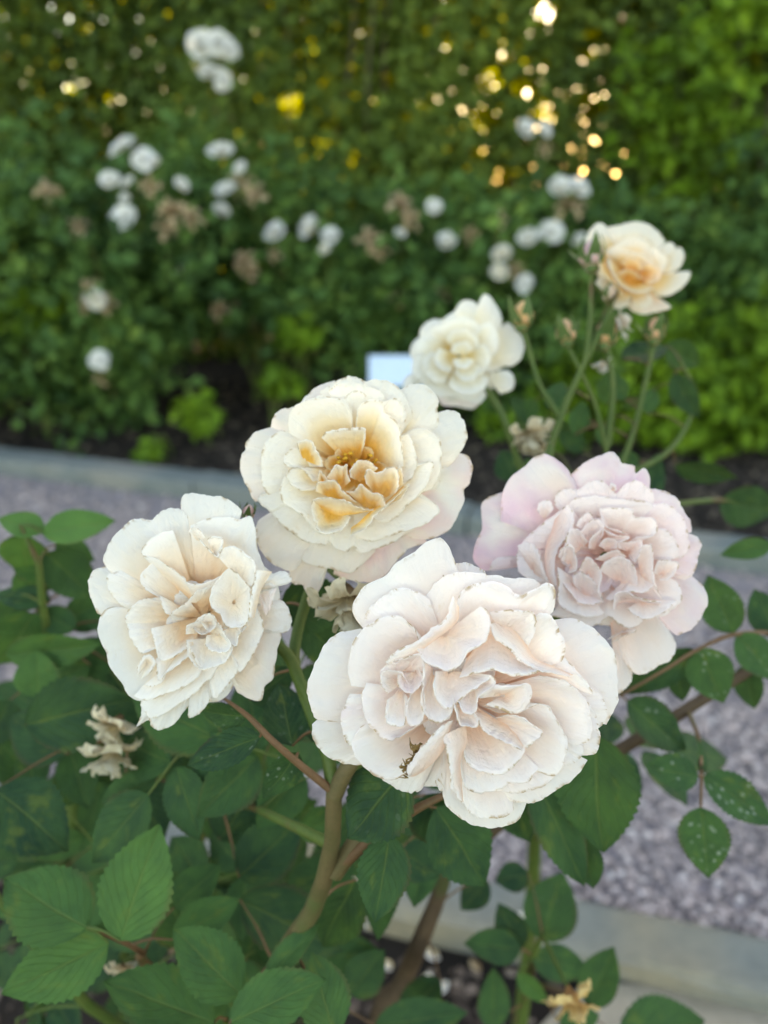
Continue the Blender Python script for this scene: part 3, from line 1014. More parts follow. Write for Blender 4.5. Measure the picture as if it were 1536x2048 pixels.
        o = mesh_obj(name, W, grid_faces(nu, NV), mat or self.mat, self.root, self.org, uv=UV)
        o['tint'] = max(self.t0, float(t) * (self.tsc if zmean > -60 else 1.0))
        o['heart'] = float(self.heart * np.interp(zmean, [-90, 10], [0, 1]))
        return o

    def fill(self, rx, ry, n, z, t=0.0, wid=.5, hb=None):
        """lower petals under the traced ones, seen only between them"""
        for k in range(n):
            a = 2 * math.pi * (k + .35 * math.sin(k * 7.1)) / n
            pts = []
            for q in np.linspace(-1, 1, 9):
                aa = a + q * wid
                f = 1 - .28 * abs(q) ** 2.4
                pts.append((self.cx + rx * math.cos(aa) * f, self.cy + ry * math.sin(aa) * f))
            o = self.petal(z + 6 * math.sin(k * 3.7), np.array(pts), t=t, nu=18, nv=9)
            if hb is not None: o['heart'] = hb

#==HERO==
# base of the front bush: in the mulch this side of the near kerb
BASE = np.array([-.05, .56, 0.0])
front = empty('rose_bush', BASE, 'leafy bush carrying four large cream and blush roses in the mulch bed', 'rose bush')

# ---------- rose with the golden heart
r = Rose(front, 'large cream rose with a golden heart', 450, 730, 2.954, .318, 770, 620, -230, M['rose_gold'], 1.3, 1)
r.vm = .12
r.heart, r.tsc = .27, .3
r.fill(520, 470, 9, -215)
r.fill(190, 150, 7, -75, hb=.55)
for z, p, kw in [
    (-300, "640,1235 720,1268 850,1285 950,1240 1000,1180 1080,1090 1200,1050", dict(t=.9)),
    (-290, "370,1180 400,1290 455,1300 490,1350 545,1348 580,1280 590,1200", dict(t=.2)),
    (-235, "1380,520 1440,540 1465,620 1440,700 1410,740 1415,800 1370,900 1310,985 1200,1030 1090,1020", dict(t=.75)),
    (-190, "1010,160 1090,118 1180,118 1240,170 1260,230 1255,270 1265,330 1230,400 1150,410", {}),
    (-205, "1240,290 1310,265 1380,285 1420,350 1430,430 1400,500 1350,570 1280,630", {}),
    (-220, "250,880 190,930 180,1000 205,1080 260,1160 330,1200 410,1212 450,1150 460,1090", dict(t=.15)),
    (-215, "410,1040 450,1150 540,1190 650,1212 740,1230 800,1190 890,1100", {}),
    (-200, "280,365 180,395 125,460 120,500 95,530 90,610 120,700 150,760 180,805 250,790", dict(t=.2)),
    (-210, "265,390 290,300 340,258 420,245 480,180 560,120 650,90", dict(t=.3)),
    (-190, "540,170 640,105 720,68 800,80 860,120", {}),
    (-165, "820,100 900,83 980,100 1050,160 1080,220 1110,300 1090,380", {}),
    (-145, "420,400 320,392 240,455 215,550 215,650 235,740 300,810", {}),
    (-150, "300,730 210,765 195,800 240,845 300,880 440,900", dict(c=12)),
    (-130, "250,850 300,905 380,980 480,1045 590,1062 650,1040", {}),
    (-115, "580,1000 640,1070 720,1105 760,1068 800,1112 880,1092 1000,1045 1080,985", {}),
    (-120, "610,150 680,105 760,100 860,130 930,170 950,230", {}),
    (-95, "1050,405 1130,375 1210,385 1270,450 1280,560 1270,640 1230,720 1160,760", {}),
    (-80, "1170,765 1270,855 1200,930 1080,980 960,1012 860,1045 765,1010", {}),
    (-95, "470,240 540,185 600,185 690,200 760,150 820,165 845,215", {}),
    (-62, "375,400 375,300 410,245 500,200 600,195 690,205 745,260 750,370", {}),
    (-70, "930,220 1000,195 1050,230 1070,310 1050,400", {}),
    (-45, "1015,440 1080,405 1120,480 1132,580 1110,660 1055,705", {}),
    (-55, "480,600 420,610 350,590 350,540 400,487 460,520 500,600", {}),
    (-40, "1090,620 1225,570 1220,640 1170,740 1080,830 1000,905 930,935 880,905", {}),
    (-50, "350,655 325,740 340,810 420,860 470,905 520,965 585,1000 690,985", {}),
    (-25, "520,740 440,740 370,680 365,640 400,608 460,620 520,690", {}),
    (-15, "775,380 785,250 850,208 930,220 945,280 1000,320 1030,370 1050,500 1055,600", dict(ruf=5)),
    (10, "570,430 600,395 680,378 800,368 832,390 825,470", dict(c=14)),
    (25, "440,520 430,455 500,443 550,510 580,590 560,602", dict(b="470,560,-60")),
    (18, "515,800 510,860 540,960 585,1003 700,970 745,900", dict(b="640,840,-130")),
    (48, "517,795 560,782 640,784 720,802 800,840 880,858", dict(b="560,840,-50 620,870,-20 670,890,0 730,885,0 780,880,0 860,862,10", c=6)),
    (40, "742,1012 800,985 850,955 890,890 950,840 1085,715", dict(b="745,960,-40 790,930,-20 830,890,0 880,850,0 960,800,-10 1050,715,-20", c=5)),
    (20, "900,880 960,835 1040,790 1090,715 1080,700", dict(b="930,830,-90")),
    (46, "535,745 540,700 590,685 650,680 700,740 780,812", dict(b="640,790,-120", t=.15)),
    (40, "545,690 558,622 600,665 610,690", dict(b="585,720,-80", t=.5)),
    (52, "600,660 655,590 690,598 722,588 725,640 742,685", dict(b="680,740,-100", t=.7)),
    (60, "740,665 738,620 790,562 850,568 905,610", dict(b="810,690,-110", t=.65)),
    (66, "832,700 825,640 850,612 905,638 960,602 1010,612 1032,690 1010,755", dict(b="920,790,-120", t=.4)),
    (64, "715,745 765,742 800,700 850,742 930,770 952,835", dict(b="840,850,-110", t=.45)),
    (30, "985,650 1040,600 1060,700", dict(b="1000,740,-60", t=.2)),
]:
    r.petal(z, p, **kw)
g_ = []
for k in range(18):
    a, q = random.uniform(0, 6.28), random.uniform(0, 1) ** .5
    x0, y0 = 780 + 120 * q * math.cos(a), 560 + 45 * q * math.sin(a)
    b0 = r.w(np.array([[x0 * .7 + 770 * .3, y0 * .6 + 620 * .4, -150]]))[0]
    e0 = r.w(np.array([[x0, y0, -40 + random.uniform(-25, 15)]]))[0]
    g_.append(tube_geo([b0, (b0 + e0) / 2, e0], [.0003, .0003, .0003], 5, 4)[:2])
    g_.append(tube_geo([e0 - .0009 * RIGHT, e0, e0 + .0009 * RIGHT], [.0003, .0009, .0003], 5, 5)[:2])
V, F = join_geo(g_)
mesh_obj('stamens', V, F, M['stamen'], r.root, r.org)
roseB = r

# ---------- blush double rose in front
r = Rose(front, 'widest blush white rose with a doubled centre', 580, 1060, 2.2588, .272, 780, 760, -210, M['rose_blush'], 1.2, 2)
r.t0 = .2
r.fill(520, 430, 10, -200)
r.fill(260, 200, 7, -120)
for z, p, kw in [
    (-215, "750,150 800,148 850,170 885,195 880,260", {}),
    (-205, "230,840 130,850 100,900 110,960 150,1010 200,1040 260,1060 340,1062", {}),
    (-165, "320,445 210,470 150,530 110,610 80,700 80,760 100,820 125,855 220,870", dict(t=.1)),
    (-200, "620,1060 650,1130 690,1180 720,1060", {}),
    (-175, "670,1000 685,1130 700,1230 750,1290 820,1330 900,1345 980,1340 1040,1300 1070,1230", {}),
    (-165, "390,1110 480,1168 560,1190 610,1150 635,1070", {}),
    (-160, "1170,410 1260,400 1350,430 1420,490 1470,570 1480,650 1478,780 1430,880", dict(t=.25)),
    (-150, "335,450 290,390 290,320 340,250 430,210 480,150 570,90 660,35 715,70 745,140 768,220", dict(ruf=5)),
    (-120, "1320,690 1390,730 1430,800 1420,870 1380,905", {}),
    (-115, "610,300 690,212 780,190 900,200 1000,220 1080,215 1140,250", {}),
    (-125, "1345,1040 1300,1110 1230,1160 1130,1222 1050,1235 970,1215 920,1180", {}),
    (-110, "765,1130 780,1230 830,1290 920,1305 1000,1280 1015,1220", {}),
    (-95, "330,440 345,370 420,300 520,260 630,310", {}),
    (-92, "1330,750 1390,860 1400,960 1380,1010 1320,1020", {}),
    (-85, "1325,950 1320,1020 1270,1060 1210,1085", {}),
    (-85, "270,740 230,840 240,920 275,978 340,960", dict(t=.5)),
    (-80, "920,1175 1000,1190 1080,1180 1160,1150 1205,1100", {}),
    (-70, "350,865 285,930 285,1000 340,1080 420,1125 500,1120 570,1050", {}),
    (-62, "275,705 262,620 280,520 330,450 400,400 490,388 550,430 580,500", {}),
    (-58, "752,340 775,280 850,238 950,240 1030,292 1100,270 1170,240 1202,285 1190,370", dict(c=13)),
    (-60, "1240,575 1300,640 1350,700 1368,742 1300,720", dict(b="1150,650,-120")),
    (-55, "1130,655 1260,690 1340,780 1365,880 1350,950 1290,975", {}),
    (-50, "1050,480 1090,400 1150,373 1210,430 1245,530 1230,595", dict(c=14)),
    (-42, "1050,820 1150,788 1220,880 1255,970 1240,1050 1200,1110 1120,1095", {}),
    (-38, "770,1090 790,1160 850,1190 920,1180 1000,1150 1070,1140 1125,1075", {}),
    (-32, "345,690 325,760 340,850 400,930 460,950 540,900", dict(t=.35)),
    (-8, "785,930 785,1020 830,1080 920,1105 990,1090 1050,1020 1065,950", {}),
    (-20, "905,425 925,490 990,540 1060,610 1150,640 1260,665", dict(b="950,415,-70 1010,450,-50 1070,520,-40 1110,580,-40 1190,615,-50 1280,655,-60", c=8)),
    (-15, "900,370 1000,362 1100,375 1110,450 1080,520", dict(b="960,470,-100")),
    (0, "410,700 412,630 470,598 550,580", dict(b="500,700,-90", t=.4)),
    (10, "440,740 410,690 420,640 500,640 540,700", dict(b="510,690,-80", t=.4)),
    (15, "437,770 432,865 490,890 520,870 532,755", dict(b="500,720,-60", t=.2)),
    (18, "575,700 528,780 525,840 545,885 595,870 612,800 600,690", dict(b="580,690,-70")),
    (26, "487,655 488,700 540,742 598,690 585,620", dict(b="560,640,-60", t=.5)),
    (8, "432,595 480,545 560,510 650,440 705,395 735,298", dict(b="470,618,-30 545,590,-20 620,525,-10 700,465,0 758,410,0 765,350,-10", c=8, hump=14)),
    (5, "765,668 850,648 930,635 1010,662 1100,650 1180,640", dict(b="800,580,-70 850,520,-80 920,470,-90 980,500,-90 1040,560,-90 1130,610,-70", c=9)),
    (30, "570,530 600,590 660,620 730,640 770,610 810,550 885,505 905,420 890,362 858,345", dict(b="700,470,-60", ruf=12)),
    (26, "605,590 598,690 590,780 620,850 660,872 720,850 745,790", dict(b="650,640,-90")),
    (34, "655,640 650,740 690,800 725,805 765,775 810,735 895,680 905,655", dict(b="720,640,-80")),
    (42, "755,765 790,832 840,822 855,760 932,690 905,655", dict(b="830,690,-60")),
    (36, "855,760 900,706 1000,702 1070,690 1092,730 1080,785 1030,832 950,812 885,790", dict(b="960,750,-40", hump=20, c=12)),
    (30, "825,825 880,912 970,960 1050,998", dict(b="840,815,-50 920,850,-50 1010,900,-50 1055,970,-30", hump=12)),
    (14, "930,850 1020,835 1100,880 1140,920 1070,988", dict(b="920,850,-110")),
    (20, "690,930 712,1030 725,1110 728,1165 780,1238", dict(b="795,880,-30 800,960,-20 772,1040,-10 775,1120,-10 784,1230,-20", hump=16, c=9)),
    (44, "735,760 760,870 800,890 845,890 850,850 830,820", dict(b="770,800,-40")),
    (22, "735,860 690,880 640,930 580,1000 530,1075 535,1112", dict(b="725,890,-30 720,930,-10 690,1000,0 640,1060,0 575,1108,0 545,1116,0", hump=18, c=9)),
    (15, "430,600 520,575 600,560 600,640", dict(b="520,640,-80", t=.3)),
]:
    r.petal(z, p, **kw)
g_ = []
for k in range(40):
    f = random.random()
    x0, y0 = 510 + 75 * f + random.uniform(-14, 14), 1110 - 140 * f + random.uniform(-14, 14)
    q0 = r.w(np.array([[x0, y0, -30]]))[0]
    q1 = r.w(np.array([[x0 + random.uniform(-28, 28), y0 + random.uniform(-24, 24), random.uniform(-18, 6)]]))[0]
    q2 = r.w(np.array([[x0 + random.uniform(-38, 38), y0 + random.uniform(-34, 34), random.uniform(-18, 4)]]))[0]
    g_.append(tube_geo([q0, q1, q2], [.0003, .00035, .0001], 5, 6)[:2])
V, F = join_geo(g_)
o = mesh_obj('dried_stamens', V, F, M['dried'], r.root, r.org)
roseD = r

# ---------- ivory rose
r = Rose(front, 'ivory rose facing sideways with layered cupped petals', 150, 960, 3.268, .305, 830, 900, -240, M['rose_ivory'], 1.15, 3)
r.vm = .6
r.fill(540, 560, 10, -225)
r.fill(240, 260, 7, -130)
for z, p, kw in [
    (-215, "1190,1040 1320,990 1348,1010 1330,1080 1310,1200 1290,1300 1240,1350 1225,1430 1170,1442 1060,1390", dict(t=.3)),
    (-200, "240,560 140,580 90,640 85,690 100,760 130,840 160,880 240,870", {}),
    (-190, "1280,800 1350,790 1400,850 1415,930 1390,990 1340,1002 1210,1000", dict(t=.15)),
    (-170, "1230,700 1300,650 1370,683 1417,660 1400,618 1340,595 1240,640", dict(b="1200,720,-210")),
    (-180, "500,1560 440,1590 400,1612 430,1540 430,1440", dict(b="700,1300,-210")),
    (-170, "690,210 698,110 750,86 860,100 960,110 1050,160 1088,200 1080,250", {}),
    (-160, "475,1540 500,1612 560,1634 640,1600 720,1505 770,1430", {}),
    (-160, "480,320 530,230 620,184 700,200 760,270", {}),
    (-140, "240,610 190,550 190,490 230,400 300,320 380,258 520,262", {}),
    (-130, "750,300 870,250 1000,240 1070,255 1150,238 1178,330 1200,470 1245,590", {}),
    (-125, "330,840 230,830 170,880 148,970 165,1050 200,1130 230,1230 310,1330 330,1390 420,1445 520,1400", {}),
    (-125, "900,1380 870,1460 820,1520 760,1556 738,1540 750,1460", {}),
    (-115, "300,590 210,625 213,700 250,770 330,840", {}),
    (-100, "1200,770 1250,886 1290,800 1318,705", dict(t=.6, b="1220,740,-170")),
    (-95, "425,1470 490,1555 580,1532 700,1452 800,1382 900,1280 960,1190", {}),
    (-80, "1060,1160 1062,1250 1000,1340 940,1410 900,1422 885,1370", {}),
    (-75, "560,765 430,783 345,855 328,930 380,960", {}),
    (-72, "1180,820 1232,930 1212,1040 1150,1165 1075,1262 1060,1180", {}),
    (-65, "385,1412 440,1442 520,1430 640,1382 720,1350 800,1290 840,1230", {}),
    (-62, "335,930 360,1030 430,1130 510,1110 560,1050", {}),
    (-52, "540,515 440,600 428,670 480,730 580,765", {}),
    (-48, "640,328 540,350 450,430 438,490 530,510 620,570 715,640 738,672 850,672 970,615", dict(ruf=6)),
    (-45, "455,1338 500,1352 570,1318 545,1260", dict(b="620,1200,-110")),
    (-35, "550,755 567,820 602,878 680,830 745,790", {}),
    (-30, "495,970 520,1080 560,1180 640,1160 750,1095", {}),
    (-14, "525,1170 545,1312 600,1262 700,1192 770,1120", {}),
    (-10, "400,1302 408,1220 450,1148 500,1150 527,1190 490,1262 432,1302", dict(b="470,1200,-70", hump=14)),
    (-20, "730,800 790,730 880,690 940,640", dict(b="800,800,-110")),
    (10, "800,372 850,440 930,505 965,440 962,382 900,366 862,388", dict(b="900,470,-60", c=12)),
    (-10, "740,335 768,304 820,330 855,372", dict(b="800,400,-80", c=12)),
    (14, "940,510 978,440 1050,438 1130,490 1176,550 1178,640 1150,697", dict(b="1060,640,-80", c=14)),
    (22, "965,890 888,830 885,740 940,640 1010,578 1090,640 1155,720", dict(b="1040,800,-100")),
    (30, "1140,700 1150,800 1140,900 1090,960 990,960 950,880", dict(b="1040,800,-90")),
    (42, "1188,588 1158,720 1138,820 1138,898", dict(b="1288,598,-10 1218,715,0 1196,800,0 1172,902,0", hump=24, c=9)),
    (25, "968,985 978,1040 1050,1092 1072,1025 1125,955", dict(b="1030,960,-60")),
    (24, "1085,1010 1075,960 1130,920 1140,950", dict(b="1110,970,-40")),
    (28, "725,1045 760,1130 820,1232 870,1238 1000,1175 1045,1050", dict(b="880,1040,-110")),
    (40, "722,1010 730,950 780,930 850,890", dict(b="800,1000,-60")),
    (34, "775,935 830,882 900,880 955,960 1015,1070", dict(b="880,1000,-90")),
    (46, "860,1015 858,1100 970,1132 1022,1080 975,1000", dict(b="930,1010,-50")),
    (38, "765,960 800,1000 850,1010 930,960", dict(b="850,960,-80", t=.2)),
    (44, "820,930 870,990 920,955 905,915", dict(b="870,930,-60")),
    (36, "725,1055 738,1150 795,1228 830,1235", dict(b="770,1060,-10 790,1140,-10 820,1200,-10 850,1225,-10", hump=10, c=7)),
]:
    r.petal(z, p, **kw)
roseA = r

# ---------- lilac pink rose
r = Rose(front, 'lilac pink rose with a tightly ruffled quartered centre', 920, 880, 2.954, .338, 860, 680, -240, M['rose_pink'], .92, 4)
r.tsc = .35
r.fill(500, 420, 10, -215, .3)
r.fill(270, 230, 8, -110, .3)
for z, p, kw in [
    (-240, "1020,1340 1012,1430 960,1482 925,1486 915,1300", {}),
    (-225, "270,300 150,350 125,430 130,520 90,620 78,700 130,765 200,770", dict(t=1.0)),
    (-215, "1370,800 1440,870 1467,960 1440,1020 1390,1100 1320,1145 1260,1142 1190,1050", dict(t=.5)),
    (-205, "1100,1060 1180,1085 1240,1130 1275,1200 1270,1260 1230,1310 1170,1340 1120,1370 1060,1386 1010,1360 960,1290 920,1240", {}),
    (-185, "650,210 740,130 830,90 900,70 940,100 960,138 1030,150 1035,200 1090,163 1122,220 1120,300", dict(t=.85)),
    (-175, "240,480 250,330 300,220 400,140 440,100 500,84 570,110 640,180 668,230 690,310", dict(t=.75)),
    (-170, "170,770 200,710 260,688 350,705", dict(t=.2)),
    (-165, "1340,550 1400,570 1427,620 1412,680 1382,790 1320,830", dict(t=.45)),
    (-155, "1100,280 1200,300 1280,340 1312,400 1362,480 1370,545", dict(t=.4)),
    (-140, "870,1180 930,1140 1030,1113 1042,1130 960,1165 890,1205", dict(b="960,1150,-170")),
    (-130, "560,390 568,320 620,290 700,290", {}),
    (-120, "680,310 760,250 830,238 890,280 925,320", {}),
    (-118, "920,320 980,260 1040,238 1100,270 1142,315 1150,370", {}),
    (-112, "885,285 890,255 920,262 928,298", dict(b="905,300,-140")),
    (-100, "1130,375 1230,380 1310,450 1350,550 1352,650 1310,700", dict(t=.15)),
    (-90, "640,390 680,345 800,328 950,348 1100,360 1150,395", {}),
    (-85, "455,415 470,368 530,357 555,405", dict(b="500,470,-130")),
    (-75, "530,1040 640,1062 790,1102 880,1045 940,1092 1010,1112 1070,1082 1095,1035", {}),
    (-72, "345,640 335,700 350,780 420,830 500,850", dict(t=.15)),
    (-65, "1080,1045 1200,1042 1300,962 1312,900 1280,830", {}),
    (-60, "350,630 390,580 480,500 560,440 640,380", dict(t=.1, hump=14)),
    (-45, "338,625 400,603 460,650 492,750 527,842", dict(b="430,780,-110", hump=12)),
    (-50, "1150,520 1220,530 1280,600 1292,680 1230,715", dict(t=.1)),
    (-30, "640,378 678,460 655,550 595,630 560,720 575,865", dict(b="560,470,-70 540,540,-60 510,620,-60 500,700,-60 510,790,-60 540,860,-60", c=8, t=.15)),
    (-28, "825,405 930,398 1022,410 1032,450 1130,458 1168,500 1150,560 1040,572", {}),
    (-10, "1145,790 1160,728 1210,708 1282,720 1290,760 1240,822 1180,832", dict(b="1190,800,-70")),
    (-5, "575,750 582,880 578,960 660,1022 760,1046 855,1030", dict(b="720,850,-120")),
    (0, "685,505 720,450 770,428 792,480", dict(b="770,560,-90", t=.35)),
    (5, "670,850 668,800 720,780 790,830 830,900 850,962", dict(b="740,930,-80", t=.3)),
    (0, "600,840 650,900 700,960 780,975 845,955", dict(b="680,850,-90", t=.4)),
    (18, "580,690 600,640 660,618 690,700 690,770 640,792", dict(b="650,740,-60")),
    (10, "600,720 640,540 700,530 760,600", dict(b="720,640,-90", t=.2)),
    (22, "700,770 750,690 830,760 836,830 822,900 850,952", dict(b="760,800,-70")),
    (14, "822,770 870,708 950,688 1012,720 1046,790 1052,860", dict(b="940,840,-100", t=.2)),
    (-5, "860,940 920,950 1000,900 1100,900 1150,840 1130,700", dict(b="1000,800,-110")),
    (34, "905,1010 912,915 985,893 1060,930 1192,957", dict(b="930,980,-20 960,960,-40 1010,960,-40 1080,970,-40 1170,985,-20", c=9, t=.25)),
    (20, "1050,700 1060,640 1130,615 1142,700 1150,830 1195,945", dict(b="1060,780,-70")),
    (8, "990,1000 1080,1060 1190,1030 1290,950", dict(b="1080,940,-60")),
    (30, "845,520 920,560 1002,568 990,590 925,605", dict(b="880,570,-50", t=.25)),
    (24, "760,640 770,580 845,520 850,560", dict(b="800,640,-80", t=.5)),
    (34, "818,625 858,580 925,590 930,640", dict(b="870,650,-60", t=.4)),
    (38, "935,640 940,600 1012,600 1082,600 1040,722 1000,690", dict(b="1000,660,-60", t=.35)),
    (36, "795,705 860,670 930,648 985,690", dict(b="880,720,-60", t=.4)),
    (10, "690,560 780,470 840,480 850,530 790,600", dict(b="770,600,-90", t=.3)),
    (4, "830,420 850,500 930,530 1000,560", dict(b="900,540,-90", t=.3)),
]:
    r.petal(z, p, **kw)
roseC = r

# ------------------------------------------------------------------ second bush: cream rose, peach rose and buds on long stems
BASE2 = np.array([.16, .62, 0.0])
second = empty('rose_bush', BASE2, 'slender rose bush with one cream rose, one peach rose and several buds', 'rose bush')
r = Rose(second, 'cream white rose turned slightly aside', 780, 570, 4.8, .52, 660, 680, -260, M['rose_cream'], 1.5, 5)
r.fill(470, 430, 9, -240)
for z, p, kw in [
    (-260, "440,1060 500,1150 650,1165 780,1190 860,1150 900,1080", dict(t=.6)),
    (-220, "230,990 130,990 150,880 260,840", {}), (-200, "1010,980 1070,830 1150,828 1202,920 1160,1010 1060,1045", dict(b="900,860,-240")),
    (-210, "1040,440 1120,360 1200,410 1260,490 1292,600 1260,700 1180,775 1090,780", {}),
    (-190, "300,980 440,1070 640,1092 760,1130 870,1130 945,1040", {}),
    (-170, "840,190 900,88 970,120 1040,230 1078,330 1050,440", {}), (-160, "620,250 680,160 760,143 820,170 860,250", {}),
    (-160, "350,470 400,400 500,330 640,240", {}), (-160, "300,660 235,640 240,580 300,500 400,460", {}), (-160, "330,960 215,840 230,700 290,640", {}),
    (-90, "440,420 560,330 700,300 820,340 880,440", {}), (-90, "860,380 980,360 1040,480 1040,620 980,700", {}), (-100, "400,640 330,700 320,820 400,920 520,950", {}),
    (-80, "560,960 640,1030 780,1060 900,1000 960,900", {}), (-30, "540,520 600,430 740,420 840,500 860,600", {}), (-30, "880,560 960,620 960,760 880,860", {}),
    (-25, "470,600 420,700 470,800 580,840", {}), (-10, "620,840 700,920 820,900 880,800", {}), (20, "580,640 620,560 740,540 800,620", dict(b="690,680,-60")),
    (20, "600,720 640,790 740,800 810,720", dict(b="700,690,-60")),
]:
    r.petal(z, p, nu=20, nv=10, **kw)
roseE = r
r = Rose(second, 'peach rose opening sideways with a glowing apricot cup', 1140, 430, 5.908, .52, 720, 760, -200, M['rose_peach'], 1.8, 6)
r.heart, r.vm = .3, .1
for z, p, kw in [
    (-230, "560,960 640,1010 720,1120 830,1172 960,1160 1100,1130 1198,1090 1130,1035 960,990", dict(t=.4)),
    (-190, "900,930 1120,962 1270,900 1380,800 1438,690 1380,662 1200,700", {}),
    (-180, "430,420 210,330 215,240 250,150 350,88 410,110 445,160 560,300", {}),
    (-190, "430,200 450,140 560,120 680,90 800,73 930,110 1040,190 1130,310", {}),
    (-170, "1080,360 1180,318 1242,360 1252,440", {}), (-180, "1200,440 1290,380 1342,420 1352,520 1300,620 1200,690", {}),
    (-110, "430,420 520,360 640,280 780,250 900,300 1000,400", {}), (-100, "980,380 1080,420 1160,520 1130,640 1050,720", {}),
    (-60, "420,430 560,400 700,420 850,450 960,520 1010,600", {}),
    (60, "335,520 345,600 380,690 470,770 570,890 650,980", dict(b="410,500,-20 440,600,-40 500,720,-40 570,830,-40 620,890,-40 680,950,-40", hump=20)),
    (-20, "440,480 470,640 560,800 700,900 860,920 1000,860", dict(b="720,760,-180")),
    (-20, "860,560 960,560 1080,640 1060,760 940,820", dict(b="820,740,-150", t=.4)), (10, "600,560 700,500 820,540 860,640", dict(b="720,720,-120", t=.2)),
    (10, "560,700 640,640 760,660 860,740", dict(b="720,800,-120", t=.2)),
]:
    r.petal(z, p, nu=20, nv=10, **kw)
r.fill(420, 380, 7, -190)
roseF = r
#==PLANTS==
# ------------------------------------------------------------------ stems of the front bushes
STEMPTS = {front.name: [], second.name: []}


def stem(bush, pts, rads, mat, name='stem', ns=10):
    """pts: (px, py, depth) triples or world points given as arrays"""
    W = [np.asarray(p) if isinstance(p, np.ndarray) else P(*p) for p in pts]
    V, F, c = tube_geo(W, rads, ns)
    STEMPTS[bush.name].append(c)
    return mesh_obj(name, V, F, mat, bush, W[0])


def back(r, k=.013):
    return r.org + FWD * k


G = M['green_stem']
stem(front, [BASE + np.array([0, 0, -.03]), BASE + np.array([-.02, -.03, .3]), P(560, 1960, .44), P(612, 1850, .395), P(645, 1770, .37), P(664, 1690, .355), P(668, 1585, .342)],
     [.010, .009, .0060, .0048, .0043, .0039, .0036], M['bark'], 'cane', 14)
stem(front, [P(668, 1590, .342), P(700, 1530, .338), P(780, 1440, .335), back(roseD)], [.0040, .0036, .003, .0026], M['bark'])
stem(front, [P(668, 1592, .342), P(655, 1510, .345), P(632, 1430, .35), P(600, 1365, .352), P(560, 1295, .35), back(roseA)], [.0034, .003, .0029, .0029, .0027, .0024], G)
stem(front, [P(655, 1510, .345), P(612, 1400, .352), P(588, 1310, .36), P(620, 1180, .368), back(roseB)], [.003, .0028, .0027, .0027, .0024], G)
stem(front, [P(700, 1530, .338), P(880, 1430, .37), P(1080, 1270, .39), back(roseC)], [.0034, .003, .0028, .0024], G)
stem(front, [P(662, 1580, .341), P(600, 1530, .335), P(545, 1482, .331), P(495, 1432, .334), P(445, 1395, .34)], [.0020, .0017, .0015, .0012, .0006], M['red_stem'], 'petiole')
stem(front, [P(690, 1722, .362), P(760, 1668, .352), P(830, 1620, .346), P(890, 1590, .345)], [.0032, .0022, .0020, .0015], M['red_stem'], 'petiole')
stem(front, [P(668, 1745, .366), P(700, 1702, .362), P(724, 1666, .36)], [.0050, .0045, .0044], M['bark'], 'cut_stub')
OC = M['old_cane']
c2 = np.array([.06, .60, 0])
stem(front, [BASE + np.array([.02, .02, -.03]), P(760, 2040, .64), P(800, 1975, .61), P(850, 1860, .575), P(890, 1750, .55), P(905, 1600, .53), P(950, 1480, .50)],
     [.010, .009, .0078, .0066, .0050, .004, .003], OC, 'cane', 12)
stem(front, [P(893, 1735, .548), P(1050, 1610, .53), P(1240, 1500, .51), P(1340, 1440, .50), P(1440, 1378, .50), P(1560, 1305, .50)], [.0055, .0048, .0042, .004, .0036, .003], OC, 'cane')
stem(front, [P(1545, 1314, .50), P(1560, 1272, .485), P(1475, 1268, .465), P(1400, 1297, .46), P(1330, 1340, .455), P(1240, 1392, .46)], [.0022, .0016, .0014, .0012, .001, .0008], M['red_stem'], 'petiole')
stem(front, [P(1375, 1418, .5), P(1398, 1480, .47), P(1403, 1550, .445), P(1402, 1615, .44)], [.0014, .0012, .001, .0007], M['red_stem'], 'petiole')
stem(front, [BASE + np.array([-.04, .0, .15]), P(330, 1960, .50), P(285, 1905, .42), P(235, 1882, .392), P(175, 1855, .385)], [.004, .003, .0016, .0013, .0009], M['red_stem'], 'petiole')
stem(front, [BASE + np.array([-.03, .03, -.02]), P(200, 1850, .62), P(150, 1600, .58), P(115, 1400, .53), P(85, 1210, .49), P(70, 1080, .47), P(40, 1050, .47)], [.008, .007, .005, .0035, .0025, .0017, .001], G, 'cane')
stem(front, [BASE + np.array([-.01, -.04, .1]), P(470, 2110, .46), P(452, 2040, .415)], [.004, .003, .0016], G)
stem(front, [BASE + np.array([.05, -.02, -.02]), P(1000, 2120, .66), P(1050, 2010, .61), P(1065, 1920, .585), P(1085, 1870, .57)], [.006, .005, .004, .003, .0015], G, 'cane')
stem(front, [BASE + np.array([-.02, .02, .0]), P(420, 1800, .60), P(400, 1640, .56), P(330, 1560, .53), P(260, 1480, .5)], [.007, .006, .004, .003, .002], G, 'cane')
stem(front, [BASE + np.array([-.05, .04, 0]), P(250, 2060, .56), P(80, 1900, .5), P(-40, 1750, .48)], [.006, .004, .003, .002], G, 'cane')
stem(front, [P(664, 1690, .356), P(560, 1640, .40), P(480, 1610, .44), P(400, 1640, .5)], [.003, .0024, .002, .0016], G)
stem(front, [P(905, 1600, .53), P(1010, 1560, .46), P(1130, 1480, .41), P(1200, 1470, .39)], [.004, .003, .002, .0014], G)

